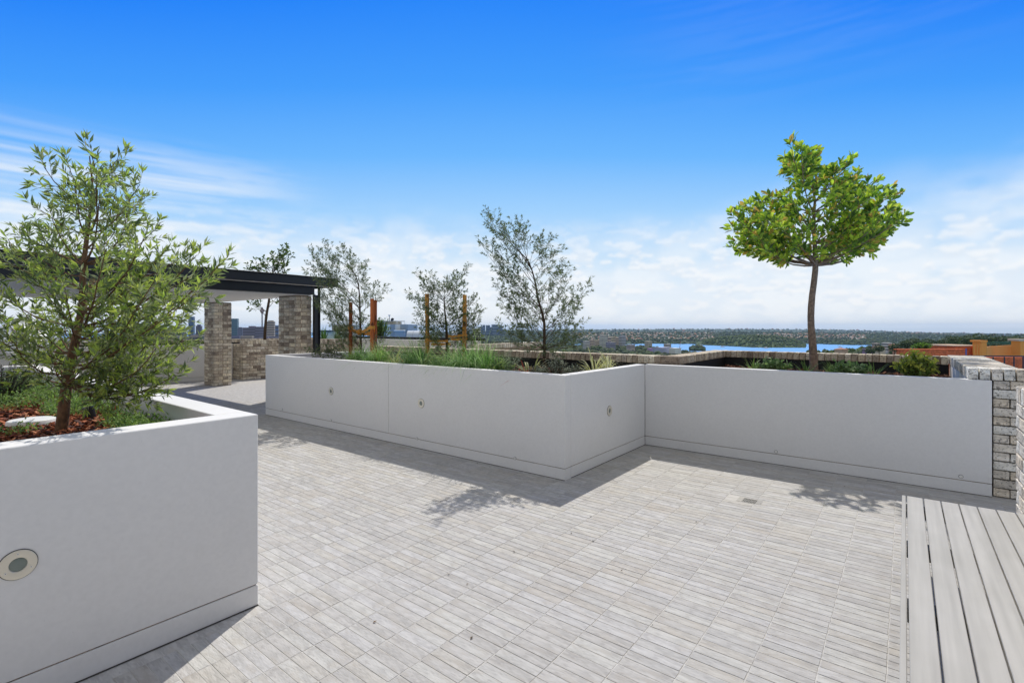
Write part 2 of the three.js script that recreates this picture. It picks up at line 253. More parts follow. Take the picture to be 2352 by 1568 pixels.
// ---------------------------------------------------------------- rendered planter walls
// blocks of wall between joints, a skirting below a groove, a core set back behind both
function wallRun(root, axis, a, b, face, sign, th, joints = [], h = HW, m = M.render) {
  const gr = 0.006, sk = 0.118, lo = Math.min(a, b), hi = Math.max(a, b), cuts = [lo, ...joints.slice().sort((p, q) => p - q), hi], back = face - sign * th;
  const S = (u0, u1, y0, y1, f, k, c) => axis === 'x' ? span(u0, u1, y0, y1, f, k, c) : span(f, k, y0, y1, u0, u1, c);
  for (let i = 0; i + 1 < cuts.length; i++) part(root, 'wall_panel', S(cuts[i] + (i ? 0.0025 : 0), cuts[i + 1] - (i + 2 < cuts.length ? 0.0025 : 0), sk + gr, h, face, back, 0.004), m);
  part(root, 'skirting', S(lo, hi, -0.01, sk, face, back, 0.003), m);
  part(root, 'base_joint', S(lo, hi, 0.0, 0.004, face + sign * 0.006, face - sign * 0.002, 0), M.joint ||= std(rgb(0.07, 0.065, 0.055), 0.95));
  part(root, 'wall_core', S(lo + 0.008, hi - 0.008, 0.0, h - 0.02, face - sign * 0.009, back + sign * 0.009, 0), M.mortar);
}
function outlet(root, p, axis, sign) {                     // capped weep outlet in a wall face
  const g = new THREE.CylinderGeometry(0.016, 0.017, 0.008, 20); if (axis === 'z') g.rotateX(Math.PI / 2); else g.rotateZ(Math.PI / 2); g.translate(p.x, p.y, p.z);
  const o = part(root, 'weep_outlet', g, M.whitePlastic);
  const r = new THREE.TorusGeometry(0.0165, 0.002, 6, 22); if (axis !== 'z') r.rotateY(Math.PI / 2); r.translate(p.x + (axis === 'z' ? 0 : sign * 0.002), p.y, p.z + (axis === 'z' ? sign * 0.002 : 0)); part(o, 'outlet_rim', r, M.darkgap);
}
const leftPlanter = thing('planter_box', 'white rendered planter box with the bushy tree and bark mulch', 'planter', [LPX, 0, LPZ]);
wallRun(leftPlanter, 'z', LPZ, 2.6, LPX, 1, 0.17);
wallRun(leftPlanter, 'x', -9.4, LPX - 0.17, LPZ, -1, 0.17);
wallRun(leftPlanter, 'z', LPZ + 0.17, 2.6, -9.4, -1, 0.17);
part(leftPlanter, 'soil', span(LPX - 0.16, -9.24, 0, 0.93, LPZ + 0.16, 2.6, 0), M.soil);
const midPlanter = thing('planter_box', 'long white rendered planter wrapping a corner, with stakes and grasses', 'planter', [AX0, 0, AZ]);
wallRun(midPlanter, 'x', AX0, BX, AZ, 1, 0.125, [-5.795]);
wallRun(midPlanter, 'z', AZ - 0.128, CZ + 0.004, BX, 1, 0.125);
wallRun(midPlanter, 'z', AZ - 0.125, P2Z, AX0, -1, 0.125);
part(midPlanter, 'soil', span(AX0 + 0.12, BX - 0.12, 0, 0.95, AZ - 0.12, P2Z, 0), M.soil);
for (const [px, py] of [[648, 940], [760, 965], [958, 1007], [1183, 1052]]) outlet(midPlanter, onZ(px, py, AZ), 'z', 1);
const rightPlanter = thing('planter_box', 'white rendered planter wall below the single round-headed tree', 'planter', [BX, 0, CZ]);
wallRun(rightPlanter, 'x', BX, CX1, CZ, 1, 0.125);
part(rightPlanter, 'soil', span(-2.42, 0.47, 0, 0.95, CZ - 0.12, -9.08, 0), M.soil);
for (const [px, py] of [[1783, 1037], [2208, 1094]]) outlet(rightPlanter, onZ(px, py, CZ), 'z', 1);

// ---------------------------------------------------------------- bricks
const BL = 0.23, BP = 0.24, BH = 0.076, CP = 0.0858;
const brickCache = new Map(), BR = rng(77);
function brickGeo(w, h, d) {
  const key = [w, h, d].map(v => v.toFixed(2)).join(); let l = brickCache.get(key);
  if (!l) { l = [...Array(4)].map(() => cbox(w, h, d, 0.005, 0, 0, 0, [BR() * 1.3, BR() * 1.3], BR)); brickCache.set(key, l); }
  return l[Math.floor(BR() * 4)];
}
const brickMat = (w) => { const r = BR(); return M.bricks[w ? w[Math.floor(r * w.length)] : Math.floor(r * 9)]; };
const PALE = [0, 1, 2, 3, 4, 5, 6, 7, 8, 1, 2, 0], MIXED = [0, 1, 2, 3, 4, 5, 6, 7, 8, 1, 2, 0], WHITE = [9, 10, 11, 6, 9, 10, 11];
// one face of stretcher bond: along axis from a to b; face coordinate and the side it looks to
function brickFace(root, axis, a, b, face, sign, y0, n, { depth = 0.1, shift = 0, set = PALE, inset } = {}) {
  for (let i = 0; i < n; i++) {
    let s = a + (inset ? inset(i)[0] : 0), e = b - (inset ? inset(i)[1] : 0), u = s, first = ((i + shift) % 2) ? 0.11 : BL;
    while (u < e - 0.03) {
      let len = Math.min(u === s ? first : BL, e - u); if (e - (u + len) < 0.05) len = e - u;
      const g = axis === 'x' ? brickGeo(len, BH, depth) : brickGeo(depth, BH, len), c = u + len / 2, y = y0 + i * CP + CP / 2, o = face - sign * depth / 2 + sign * (BR() - 0.5) * 0.004;
      if (axis === 'x') piece(root, 'brick', g, brickMat(set), c, y, o); else piece(root, 'brick', g, brickMat(set), o, y, c);
      u += len + 0.01;
    }
  }
}
// bricks on edge across the top of a wall
function coping(root, axis, a, b, c0, c1, { set = PALE, y = HW + 0.002 } = {}) {
  for (let u = a; u < b - 0.03; u += CP) { const len = Math.min(BH, b - u), w = c1 - c0, dy = (BR() - 0.5) * 0.003; if (axis === 'x') piece(root, 'coping_brick', brickGeo(len, 0.109, w), brickMat(set), u + len / 2, y + 0.0545 + dy, (c0 + c1) / 2); else piece(root, 'coping_brick', brickGeo(w, 0.109, len), brickMat(set), (c0 + c1) / 2, y + 0.0545 + dy, u + len / 2); }
  part(root, 'mortar_bed', axis === 'x' ? span(a + 0.004, b - 0.004, y, y + 0.103, c0 + 0.006, c1 - 0.006, 0) : span(c0 + 0.006, c1 - 0.006, y, y + 0.103, a + 0.004, b - 0.004, 0), M.mortar);
}
{ // parapet behind the long planter and its return
  const r = thing('brick_parapet', 'low parapet capped with bricks on edge behind the staked trees', 'parapet', [-2.44, 0, P2Z]);
  coping(r, 'x', -9.3, -2.69, P2Z - 0.25, P2Z, { set: MIXED });
  part(r, 'black_liner', span(-9.3, -2.45, 0, HW, P2Z - 0.24, P2Z - 0.02, 0), M.black);
  const q = thing('brick_parapet', 'short return of parapet capped with bricks on edge, left of the round-headed tree', 'parapet', [-2.44, 0, -9]);
  coping(q, 'z', -9.1, P2Z, -2.69, -2.44, { set: PALE });
  part(q, 'black_liner', span(-2.68, -2.46, 0, HW, -9.1, P2Z - 0.245, 0), M.black);
  const p = thing('brick_parapet', 'parapet capped with bricks on edge directly behind the round-headed tree', 'parapet', [-1, 0, -9.1]);
  coping(p, 'x', -2.69, 0.48, -9.35, -9.102, { set: PALE });
  part(p, 'black_liner', span(-2.68, 0.48, 0, HW, -9.34, -9.12, 0), M.black);
}
{ // wide brick wall closing the right planter
  const r = thing('brick_wall', 'wide pale brick wall closing the planter beside the bench end', 'wall', [0.7, 0, -6.7]);
  for (let k = 0; k < 5; k++) piece(r, 'coping_brick', brickGeo(BH, 0.109, 0.23), brickMat(WHITE), 0.53 + k * CP, HW + 0.0565, -6.665 - 0.115);
  coping(r, 'z', -9.6, -6.90, 0.49, 0.875, { set: WHITE });
  brickFace(r, 'x', CX1 + 0.014, 0.9, CZ - 0.03, 1, 0, 13, { set: WHITE, shift: 1 });
  part(r, 'wall_core', span(0.51, 0.88, 0, HW, -9.58, CZ - 0.14, 0), M.mortar);
  part(r, 'rendered_face', span(0.497, 0.509, 0.9, HW - 0.004, -9.1, CZ - 0.14, 0), M.render, 'white rendered inner face');
}
{ // wall beside the bench
  const r = thing('brick_wall', 'sunlit pale brick wall running behind the slatted bench', 'wall', [0.6, 0, -4.8]);
  brickFace(r, 'z', -4.82, -2.4, 0.6, -1, 0, 13, { set: WHITE });
  coping(r, 'z', -4.82, -2.4, 0.6, 0.9, { set: WHITE });
  part(r, 'wall_core', span(0.61, 0.89, 0, HW, -4.81, 3.4, 0), M.mortar);
  part(r, 'mortar_bed', span(0.605, 0.895, HW, COP, -2.4, 3.4, 0), M.mortar);
}

// ---------------------------------------------------------------- pavilion
function column(x1, z1, w, d, h, label) {                  // x1, z1: the corner towards +x +z
  const r = thing('brick_column', label, 'column', [x1 - w / 2, 0, z1 - d / 2]), n = Math.floor(h / CP), ins = k => i => ((i + k) % 2 ? [0.11, 0.11] : [0, 0]), o = { set: MIXED };
  brickFace(r, 'x', x1 - w, x1, z1, 1, 0, n, { ...o, inset: ins(0) }); brickFace(r, 'x', x1 - w, x1, z1 - d, -1, 0, n, { ...o, inset: ins(0), shift: 1 });
  brickFace(r, 'z', z1 - d, z1, x1, 1, 0, n, { set: PALE, inset: ins(1), shift: 1 }); brickFace(r, 'z', z1 - d, z1, x1 - w, -1, 0, n, { ...o, inset: ins(1) });
  part(r, 'mortar_core', span(x1 - w + 0.008, x1 - 0.008, 0, h, z1 - d + 0.008, z1 - 0.008, 0), M.mortar);
}
column(-15.1, -5.85, 0.70, 0.45, 2.34, 'brick column standing clear on the paving under the far end of the black canopy');
column(-10.5, -5.72, 0.78, 0.36, 2.34, 'brick column beside the black steel post at the corner of the canopy');
{
  const r = thing('pavilion_canopy', 'flat black steel canopy with white soffit over the brick columns', 'canopy', [-13, 2.34, -2]);
  part(r, 'roof_deck', span(-16.4, -10.06, 2.60, 2.715, -6.40, 3.2, 0.002), M.steel);
  part(r, 'roof_channel', mergeGeometries([span(-10.06, -10.045, 2.552, 2.712, -6.46, 3.2, 0.001), span(-10.06, -9.985, 2.713, 2.727, -6.47, 3.2, 0.002), span(-10.06, -9.985, 2.537, 2.551, -6.47, 3.2, 0.002)]), M.steel);
  part(r, 'end_channel', mergeGeometries([span(-16.4, -10.062, 2.54, 2.727, -6.46, -6.42, 0.002)]), M.steel);
  part(r, 'eaves_lining', span(-10.30, -10.07, 2.545, 2.556, -6.41, 3.2, 0.001), M.soffit);
  part(r, 'edge_beam', mergeGeometries([span(-10.36, -10.34, 2.372, 2.528, -6.06, 3.2, 0.001), span(-10.40, -10.30, 2.529, 2.543, -6.06, 3.2, 0.002), span(-10.40, -10.30, 2.357, 2.371, -6.06, 3.2, 0.002)]), M.steel);
  part(r, 'end_beam', span(-16.3, -10.41, 2.36, 2.53, -6.08, -6.02, 0.002), M.steel);
  for (let k = 0; k < 3; k++) part(r, 'soffit_panel', span(-16.3, -10.405, 2.342, 2.354, -6.01 + k * 2.9, -6.01 + k * 2.9 + 2.893, 0.002), M.soffit);
  for (const [x, z] of [[-12.2, -4.2], [-13.6, -4.2], [-12.2, -1.9], [-15, -4.2]]) part(r, 'downlight', cyl(0.045, 0.045, 0.008, x, 2.335, z, 20), M.trim);
  part(r, 'steel_post', mergeGeometries([span(-10.36, -10.345, 0, 2.355, -6.17, -6.06, 0.001), span(-10.40, -10.30, 0, 2.535, -6.180, -6.171, 0.001), span(-10.40, -10.30, 0, 2.355, -6.058, -6.049, 0.001)]), M.steel);
}
{ // walls beyond the walkway
  const r = thing('brick_wall', 'waist-high brick wall with brick-on-edge top between the two brick columns', 'wall', [-16.2, 0, -7.1]);
  brickFace(r, 'z', -11, -7.1, -16.2, 1, 0, 13, { set: PALE, inset: i => [0, (i % 2) ? 0 : 0.11] });
  brickFace(r, 'x', -17.1, -16.2, -7.1, 1, 0, 13, { set: MIXED, inset: i => [0, (i % 2) ? 0.11 : 0] });
  coping(r, 'z', -11, -7.1, -16.44, -16.2); 
  part(r, 'wall_core', span(-17.1, -16.21, 0, HW, -11, -7.108, 0), M.mortar);
  const q = thing('brick_wall', 'shaded brick wall behind the stakes, beyond the black steel post', 'wall', [-14, 0, -11]);
  brickFace(q, 'x', -16.2, -13.4, -11, 1, 0, 13, { set: MIXED });
  coping(q, 'x', -16.4, -13.4, -11.25, -11);
  part(q, 'wall_core', span(-16.2, -13.41, 0, HW, -11.24, -11.008, 0), M.mortar);
  const w = thing('planter_box', 'far rendered planter wall behind the left brick column', 'planter', [-16.9, 0, -4]);
  wallRun(w, 'z', -7.095, 3, -16.9, 1, 0.15, [], HW, M.renderCream);
  part(w, 'soil', span(-18.4, -17.04, 0, 0.98, -7.09, 3, 0), M.soil);
  const p = thing('brick_parapet', 'far parapet capped with bricks seen through the leaves of the bushy tree', 'parapet', [-18.6, 0, -4]);
  coping(p, 'z', -11.2, 3, -18.84, -18.6, { set: MIXED });
  part(p, 'black_liner', span(-18.83, -18.62, 0, HW, -11.2, 3, 0), M.black);
  const c = thing('rendered_wall', 'cream rendered wall with a dark rail behind the yellow-striped flax', 'wall', [-10, 0, -9.3]);
  part(c, 'wall_panel', span(-13.2, -10.4, 0, 1.29, -9.45, -9.3, 0.004), M.renderCream);
  part(c, 'wall_panel', span(-10.394, -8.4, 0, 1.29, -9.45, -9.3, 0.004), M.renderCream);
  part(c, 'dark_rail', span(-14.2, -8.4, 1.293, 1.36, -9.62, -9.46, 0.004), M.black);
  const b = thing('brick_parapet', 'upper brick-capped parapet beyond the two golden stakes', 'parapet', [-8, 0, -9.6]);
  coping(b, 'z', -11.6, -8.9, -8.25, -8.0, { set: MIXED });
  part(b, 'wall_core', span(-8.24, -8.02, 0, HW, -11.6, -8.9, 0), M.mortar);
}

// ---------------------------------------------------------------- bench
{
  const r = thing('slatted_bench', 'pale grey slatted bench against the sunlit brick wall', 'bench', [0.3, 0, -4.45]);
  const xs = [[0.014, 0.098], [0.1055, 0.190], [0.1965, 0.281], [0.287, 0.371], [0.3775, 0.461], [0.4675, 0.551], [0.558, 0.596]], z0 = -4.452, z1 = 1.2;
  xs.forEach(([a, b], i) => part(r, 'slat', span(a, b, 0.425, 0.45, z0 - i * 0.003, z1, 0.0025), M.board));
  part(r, 'front_board', span(-0.014, 0.007, 0.355, 0.45, z0, z1, 0.0025), M.board);
  for (const z of [-4.3, -3.55, -2.78, -2.0, -1.2, -0.4, 0.4]) {
    part(r, 'support_frame', mergeGeometries([span(0.009, 0.59, 0.36, 0.424, z - 0.05, z + 0.05, 0.002), span(0.06, 0.10, 0, 0.36, z - 0.03, z + 0.03, 0.002), span(0.50, 0.54, 0, 0.36, z - 0.03, z + 0.03, 0.002)]), M.steel);
  }
}
// ---------------------------------------------------------------- floor drain
{
  const x0 = -1.195, x1 = -1.045, z0 = -5.13, z1 = -5.018, r = thing('floor_drain', 'small stainless slotted floor drain set in the sunlit paving', 'drain', [(x0 + x1) / 2, 0, (z0 + z1) / 2]);
  const st = std(rgb(0.45, 0.44, 0.42), 0.35, { metalness: 1 });
  part(r, 'sump', span(x0, x1, -0.0021, -0.0017, z0, z1, 0), M.darkgap);
  part(r, 'frame', mergeGeometries([span(x0 - 0.004, x0, -0.0020, 0.001, z0, z1, 0), span(x1, x1 + 0.004, -0.0020, 0.001, z0, z1, 0), span(x0, x1, -0.0020, 0.001, z0 - 0.004, z0, 0), span(x0, x1, -0.0020, 0.001, z1, z1 + 0.004, 0)]), st);
  for (let k = 0; k < 12; k++) { const x = x0 + 0.006 + k * 0.0126; part(r, 'bar', span(x, x + 0.0055, -0.0016, 0.0006, z0, z1, 0), st); }
  part(r, 'cross_bar', span(x0, x1, -0.0016, 0.0010, (z0 + z1) / 2 - 0.006, (z0 + z1) / 2 + 0.006, 0), st);
  const S = std(rgb(0.5, 0.485, 0.45), 0.8, { map: paverTex });
  part(r, 'cut_paver', mergeGeometries([span(-1.2475, x0 - 0.006, -0.02, 0, -5.145, -5.003, 0.001), span(x1 + 0.006, -0.996, -0.02, 0, -5.145, -5.003, 0.001), span(x0 - 0.006, x1 + 0.006, -0.02, 0, -5.145, z0 - 0.006, 0.001), span(x0 - 0.006, x1 + 0.006, -0.02, 0, z1 + 0.006, -5.003, 0.001)]), S);
}
// ---------------------------------------------------------------- recessed wall lights
function wallLight(p, axis, label, R = 0.062, proud = 0.008) {
  const r = thing('wall_light', label, 'light', [p.x, p.y, p.z], 'round steel lights in the planter walls');
  const turn = g => { if (axis === 'x') g.rotateY(Math.PI / 2); g.translate(p.x, p.y, p.z); return g; };
  const lathe = (pts, seg = 40) => { const g = new THREE.LatheGeometry(pts.map(q => new THREE.Vector2(...q)), seg); g.rotateX(Math.PI / 2); return g; };
  part(r, 'housing', turn(lathe([[R * 0.5, 0.0005], [R * 1.03, 0.0005], [R * 1.03, 0.002], [R * 0.98, 0.003]])), M.darkgap);
  part(r, 'trim_ring', turn(lathe([[R * 0.99, 0.001], [R * 0.99, proud - 0.002], [R * 0.96, proud], [R * 0.50, proud], [R * 0.47, proud - 0.003], [R * 0.46, 0.001]])), M.trim);
  part(r, 'lens', turn(lathe([[R * 0.47, 0.0015], [R * 0.3, 0.0025], [0.0001, 0.003]])), M.lens);
  for (let k = 0; k < 3; k++) { const a = -0.5 + k * 2.094, c = new THREE.CylinderGeometry(0.0042, 0.0042, 0.002, 14); c.rotateX(Math.PI / 2); c.translate(Math.cos(a) * R * 0.74, Math.sin(a) * R * 0.74, proud + 0.0005); const s = part(r, 'screw', turn(c), M.whitePlastic); const c2 = new THREE.CylinderGeometry(0.0016, 0.0016, 0.001, 10); c2.rotateX(Math.PI / 2); c2.translate(Math.cos(a) * R * 0.74, Math.sin(a) * R * 0.74, proud + 0.0018); part(s, 'screw_socket', turn(c2), M.darkgap); }
}
wallLight(onX(40, 1296, LPX), 'x', 'round steel light in the wall of the planter with the bushy tree');
wallLight(onZ(760, 898, AZ), 'z', 'round steel light in the long planter wall, towards the brick columns from the wall joint');
wallLight(onZ(967, 926, AZ), 'z', 'round steel light in the long planter wall between the wall joint and the corner');
wallLight(onX(1400, 943, BX), 'x', 'round steel light on the short return wall of the long planter');

// ---------------------------------------------------------------- leaves, twigs, trees
class Leaves {
  constructor() { this.p = []; this.n = []; this.c = []; }
  tri(a, b, c, col) { const u = b.clone().sub(a), v = c.clone().sub(a), n = u.cross(v).normalize(); for (const q of [a, b, c]) { this.p.push(q.x, q.y, q.z); this.n.push(n.x, n.y, n.z); this.c.push(col[0], col[1], col[2]); } }
  // blade from o along d, folded along its midrib; shape 0 narrow, 1 rounded towards the tip
  leaf(o, d, nrm, len, w, col, shape = 0, bend = 0.12) {
    const s = d.clone().cross(nrm).normalize(), up = s.clone().cross(d).normalize(), q = (t, x, y) => o.clone().addScaledVector(d, len * t).addScaledVector(s, w * x).addScaledVector(up, len * y - bend * len * t * t);
    if (shape === 0) { const b = q(0, 0, 0), m = q(0.5, 0, -0.03), t = q(1, 0, 0), l = q(0.42, 0.5, 0.03), r = q(0.42, -0.5, 0.03); this.tri(b, l, m, col); this.tri(l, t, m, col); this.tri(b, m, r, col); this.tri(m, t, r, col); }
    else { const b = q(0, 0, 0), m = q(0.55, 0, -0.04), t = q(1, 0, -0.02), l1 = q(0.28, 0.30, 0.02), l2 = q(0.68, 0.52, 0.03), l3 = q(0.94, 0.26, 0.01), r1 = q(0.28, -0.30, 0.02), r2 = q(0.68, -0.52, 0.03), r3 = q(0.94, -0.26, 0.01); for (const [x, y] of [[b, l1], [l1, l2], [l2, l3], [l3, t]]) this.tri(x, y, m, col); for (const [x, y] of [[r1, b], [r2, r1], [r3, r2], [t, r3]]) this.tri(x, y, m, col); }
  }
  geo() { const g = new THREE.BufferGeometry(); g.setAttribute('position', new THREE.Float32BufferAttribute(this.p, 3)); g.setAttribute('normal', new THREE.Float32BufferAttribute(this.n, 3)); g.setAttribute('color', new THREE.Float32BufferAttribute(this.c, 3)); return g; }
}
const V3 = (x, y, z) => new THREE.Vector3(x, y, z);
const rv = R => { let v; do v = V3(R() * 2 - 1, R() * 2 - 1, R() * 2 - 1); while (v.lengthSq() > 1 || v.lengthSq() < 0.01); return v.normalize(); };
const pickCol = (cols, R) => { const c = cols[Math.floor(R() * cols.length)], k = 0.8 + R() * 0.4; return [c[0] * k, c[1] * k, c[2] * k]; };
const bez = (a, c, b, t) => a.clone().multiplyScalar((1 - t) * (1 - t)).addScaledVector(c, 2 * t * (1 - t)).addScaledVector(b, t * t);

// trunk: points [px, py, doff, radius]; tips: [px, py, doff?]; everything at depth D (metres from the camera plane)
function tree(name, label, o) {
  const R = rng(o.seed), P = (px, py, dd = 0) => at(px, py, o.depth + dd), trunk = o.trunk.map(q => P(q[0], q[1], q[2] || 0)), base = trunk[0].clone();
  if (o.baseY !== undefined) { trunk[0].y = o.baseY; base.y = o.baseY; }
  const r = thing(name, label, 'tree', [base.x, base.y, base.z]), wood = [], L = new Leaves();
  const curve = new THREE.CatmullRomCurve3(trunk), pts = curve.getPoints(22), rad = pts.map((_, i) => { const t = i / 22 * (o.trunk.length - 1), k = Math.min(Math.floor(t), o.trunk.length - 2); return mix(o.trunk[k][3], o.trunk[k + 1][3], t - k) * (1 + 0.07 * (R() - 0.5)); });
  const trunkMesh = part(r, 'trunk', tube(pts, rad, 12), o.bark);
  const kx = o.tips.reduce((a, t) => a + t[0], 0) / o.tips.length, ky = o.tips.reduce((a, t) => a + t[1], 0) / o.tips.length, sh = o.shrink ?? 0.96, tipList = o.tips.map(t => ({ p: P(mix(kx, t[0], sh), mix(ky, t[1], sh), t[2] ?? (R() - 0.5) * o.spread), big: true, w: t[3] ?? 1 }));
  const leafAt = (pos, dir, k = 1, tipLit = 0.55) => {  // young tones favour twig ends, painting the sunlit outer crown into leaf colour
    const lenV = o.leaf * (0.6 + 0.6 * R()) * k, nr = rv(R).addScaledVector(V3(0, 1, 0), 0.7).normalize(); L.leaf(pos, dir, nr, lenV, lenV * o.wide * (0.8 + 0.4 * R()), pickCol(R() < (o.tipShare ?? 0.3) * tipLit * 1.7 ? o.young : o.cols, R), o.shape || 0, 0.05 + 0.2 * R());
  };
  const twig = (a, dir, len, n, rr) => {
    const c = a.clone().addScaledVector(dir, len * 0.5).addScaledVector(rv(R), len * 0.12), b = a.clone().addScaledVector(dir, len).add(V3(0, len * (o.lift ?? 0.12), 0)).addScaledVector(rv(R), len * 0.1);
    const q = [0, 0.5, 1].map(t => bez(a, c, b, t)); wood.push(tube(q, [rr, rr * 0.7, rr * 0.35], 4));
    for (let i = 0; i < n; i++) {
      const t = Math.min(1, (i + 0.3 + R() * 0.5) / n * 0.94 + 0.06), pos = bez(a, c, b, t), tan = bez(a, c, b, Math.min(1, t + 0.05)).sub(bez(a, c, b, Math.max(0, t - 0.05))).normalize(), side = tan.clone().cross(rv(R)).normalize();
      leafAt(pos, tan.clone().multiplyScalar(o.along ?? 0.65).addScaledVector(side, 0.75).addScaledVector(V3(0, 1, 0), o.leafUp ?? 0.05).normalize());
    }
    const tan = b.clone().sub(c).normalize(); for (let i = 0; i < (o.whorl ?? 4); i++) leafAt(b, tan.clone().addScaledVector(rv(R), 0.7).normalize(), 0.9, 1.3);
  };
  const ymin = o.attachLow, span0 = trunk[trunk.length - 1].y - trunk[0].y;
  for (const tp of tipList) {
    // where on the trunk the limb starts
    const dx = V3(tp.p.x - base.x, 0, tp.p.z - base.z).length(); let yy = tp.p.y - dx * (o.rise ?? 0.75) - 0.05; yy = clamp(yy, trunk[0].y + span0 * ymin, trunk[trunk.length - 1].y - 0.02 * span0);
    let bi = 0, bd = 1e9; pts.forEach((q, i) => { const d = Math.abs(q.y - yy); if (d < bd) { bd = d; bi = i; } });
    const a = pts[bi], ctrl = a.clone().lerp(tp.p, 0.5).add(V3(0, (o.sag ?? -0.10) * dx, 0)).addScaledVector(rv(R), dx * 0.12), r0 = Math.min(rad[bi] * 0.75, o.limb * (0.6 + dx)), len = a.distanceTo(tp.p), n = Math.max(4, Math.ceil(len / 0.12));
    const q = [...Array(n + 1)].map((_, i) => bez(a, ctrl, tp.p, i / n).addScaledVector(rv(R), 0.006)); wood.push(tube(q, q.map((_, i) => mix(r0, o.twigR, Math.pow(i / n, 0.7))), 6));
    const cnt = Math.ceil(len * o.twigs * tp.w);
    for (let i = 0; i < cnt; i++) {
      const t = Math.min(1, mix(o.bare ?? 0.25, 1, (i + R()) / cnt)), pos = bez(a, ctrl, tp.p, t), tan = bez(a, ctrl, tp.p, Math.min(1, t + 0.04)).sub(bez(a, ctrl, tp.p, t - 0.04)).normalize();
      const dir = tan.clone().multiplyScalar(0.7).addScaledVector(tan.clone().cross(rv(R)).normalize(), 0.75 + (1 - t) * 0.3).normalize(); twig(pos, dir, o.twigLen * (0.5 + 0.8 * R()) * (1.15 - 0.45 * t), o.perTwig, o.twigR * 0.8);
    }
    const end = tp.p.clone().sub(ctrl).normalize(); twig(tp.p, end, o.twigLen * 0.55, Math.ceil(o.perTwig * 0.7), o.twigR * 0.7);
  }
  for (const [px, py, dd, len, dx, dy] of o.extra || []) twig(P(px, py, dd), V3().addScaledVector(RT, dx).add(V3(0, dy, 0)).normalize(), len, o.perTwig, o.twigR);
  part(r, 'branches', mergeGeometries(wood), o.bark);
  part(r, 'crown', L.geo(), o.leafMat);
  return r;
}
const z1p = (sc, ox, oy) => ([x, y, ...rest]) => [(ox + x / sc) / 1.7415, (oy + y / sc) / 1.7415, ...rest];
const BRIGHT = [[0.36, 0.50, 0.07], [0.44, 0.56, 0.09], [0.28, 0.44, 0.07]], OLIVE = [[0.09, 0.14, 0.045], [0.13, 0.19, 0.055], [0.07, 0.11, 0.04], [0.17, 0.22, 0.08]], SILVER = [[0.17, 0.21, 0.13], [0.22, 0.26, 0.17], [0.12, 0.16, 0.09]];

{ // bushy tree in the near planter
  const q = z1p(1.2064, 0, 500);
  tree('bushy_tree', 'bushy narrow-leaved tree growing from bark mulch in the near planter', {
    shrink: 0.96, seed: 5, depth: 3.25, baseY: 0.9, bark: M.barkBrown, leafMat: M.leaf, spread: 1.2,
    trunk: [[290, 1480, 0, 0.034], [322, 1240, 0, 0.029], [352, 1090, 0, 0.025], [392, 880, 0.02, 0.020], [400, 700, 0, 0.016], [425, 480, 0.05, 0.011], [445, 330, 0, 0.007], [430, 150, 0, 0.003]].map(q),
    tips: [[200, 175], [330, 190], [440, 120], [565, 140], [520, 200], [360, 260], [480, 270], [300, 330], [560, 320], [675, 265], [700, 340], [620, 410], [180, 400], [240, 430], [165, 470], [80, 510], [20, 545], [280, 520], [560, 480], [745, 500], [700, 540], [620, 560], [140, 610], [30, 670], [230, 640], [330, 600], [500, 600], [600, 650], [700, 640], [800, 610], [880, 640], [970, 625], [1090, 665], [1040, 720], [960, 710], [860, 720], [760, 740], [660, 760], [560, 760], [90, 740], [-40, 780], [180, 780], [300, 790], [480, 830], [620, 850], [740, 850], [860, 830], [970, 810], [930, 890], [840, 900], [720, 920], [900, 950], [60, 860], [180, 900], [-30, 930], [120, 960], [280, 940], [560, 940], [660, 980], [780, 1000], [870, 1060], [930, 1080, -0.1], [760, 1090], [640, 1080], [540, 1050], [-50, 1030], [40, 1060], [150, 1090], [250, 1100], [120, 1180], [200, 1170], [440, 1150], [560, 1150], [680, 1150], [800, 1140, -0.2], [840, 1240, -0.2], [740, 1230, -0.2], [640, 1230, -0.1], [700, 1310, -0.2], [760, 1330, -0.2], [260, 1210, -0.3]].map(q),
    attachLow: 0.17, rise: 0.35, sag: -0.16, limb: 0.006, twigR: 0.0018, twigs: 15, twigLen: 0.145, perTwig: 9, whorl: 6, bare: 0.32, leaf: 0.06, wide: 0.24, cols: [[0.15, 0.21, 0.07], [0.10, 0.15, 0.05], [0.20, 0.27, 0.09], [0.24, 0.31, 0.10], [0.28, 0.34, 0.14], [0.36, 0.40, 0.22]], young: [[0.46, 0.60, 0.09], [0.55, 0.66, 0.11], [0.40, 0.55, 0.09], [0.52, 0.60, 0.14]], tipShare: 0.30, along: 0.75, leafUp: 0.2, lift: 0.15 });
}
const olive = { bark: M.barkDark, leafMat: M.leaf, spread: 0.9, limb: 0.004, twigR: 0.0014, twigLen: 0.15, perTwig: 10, whorl: 5, leaf: 0.054, wide: 0.23, cols: [...OLIVE, ...SILVER], young: [[0.16, 0.20, 0.09], [0.20, 0.23, 0.11], [0.13, 0.19, 0.05]], tipShare: 0.28, attachLow: 0.22, lift: 0.2 };
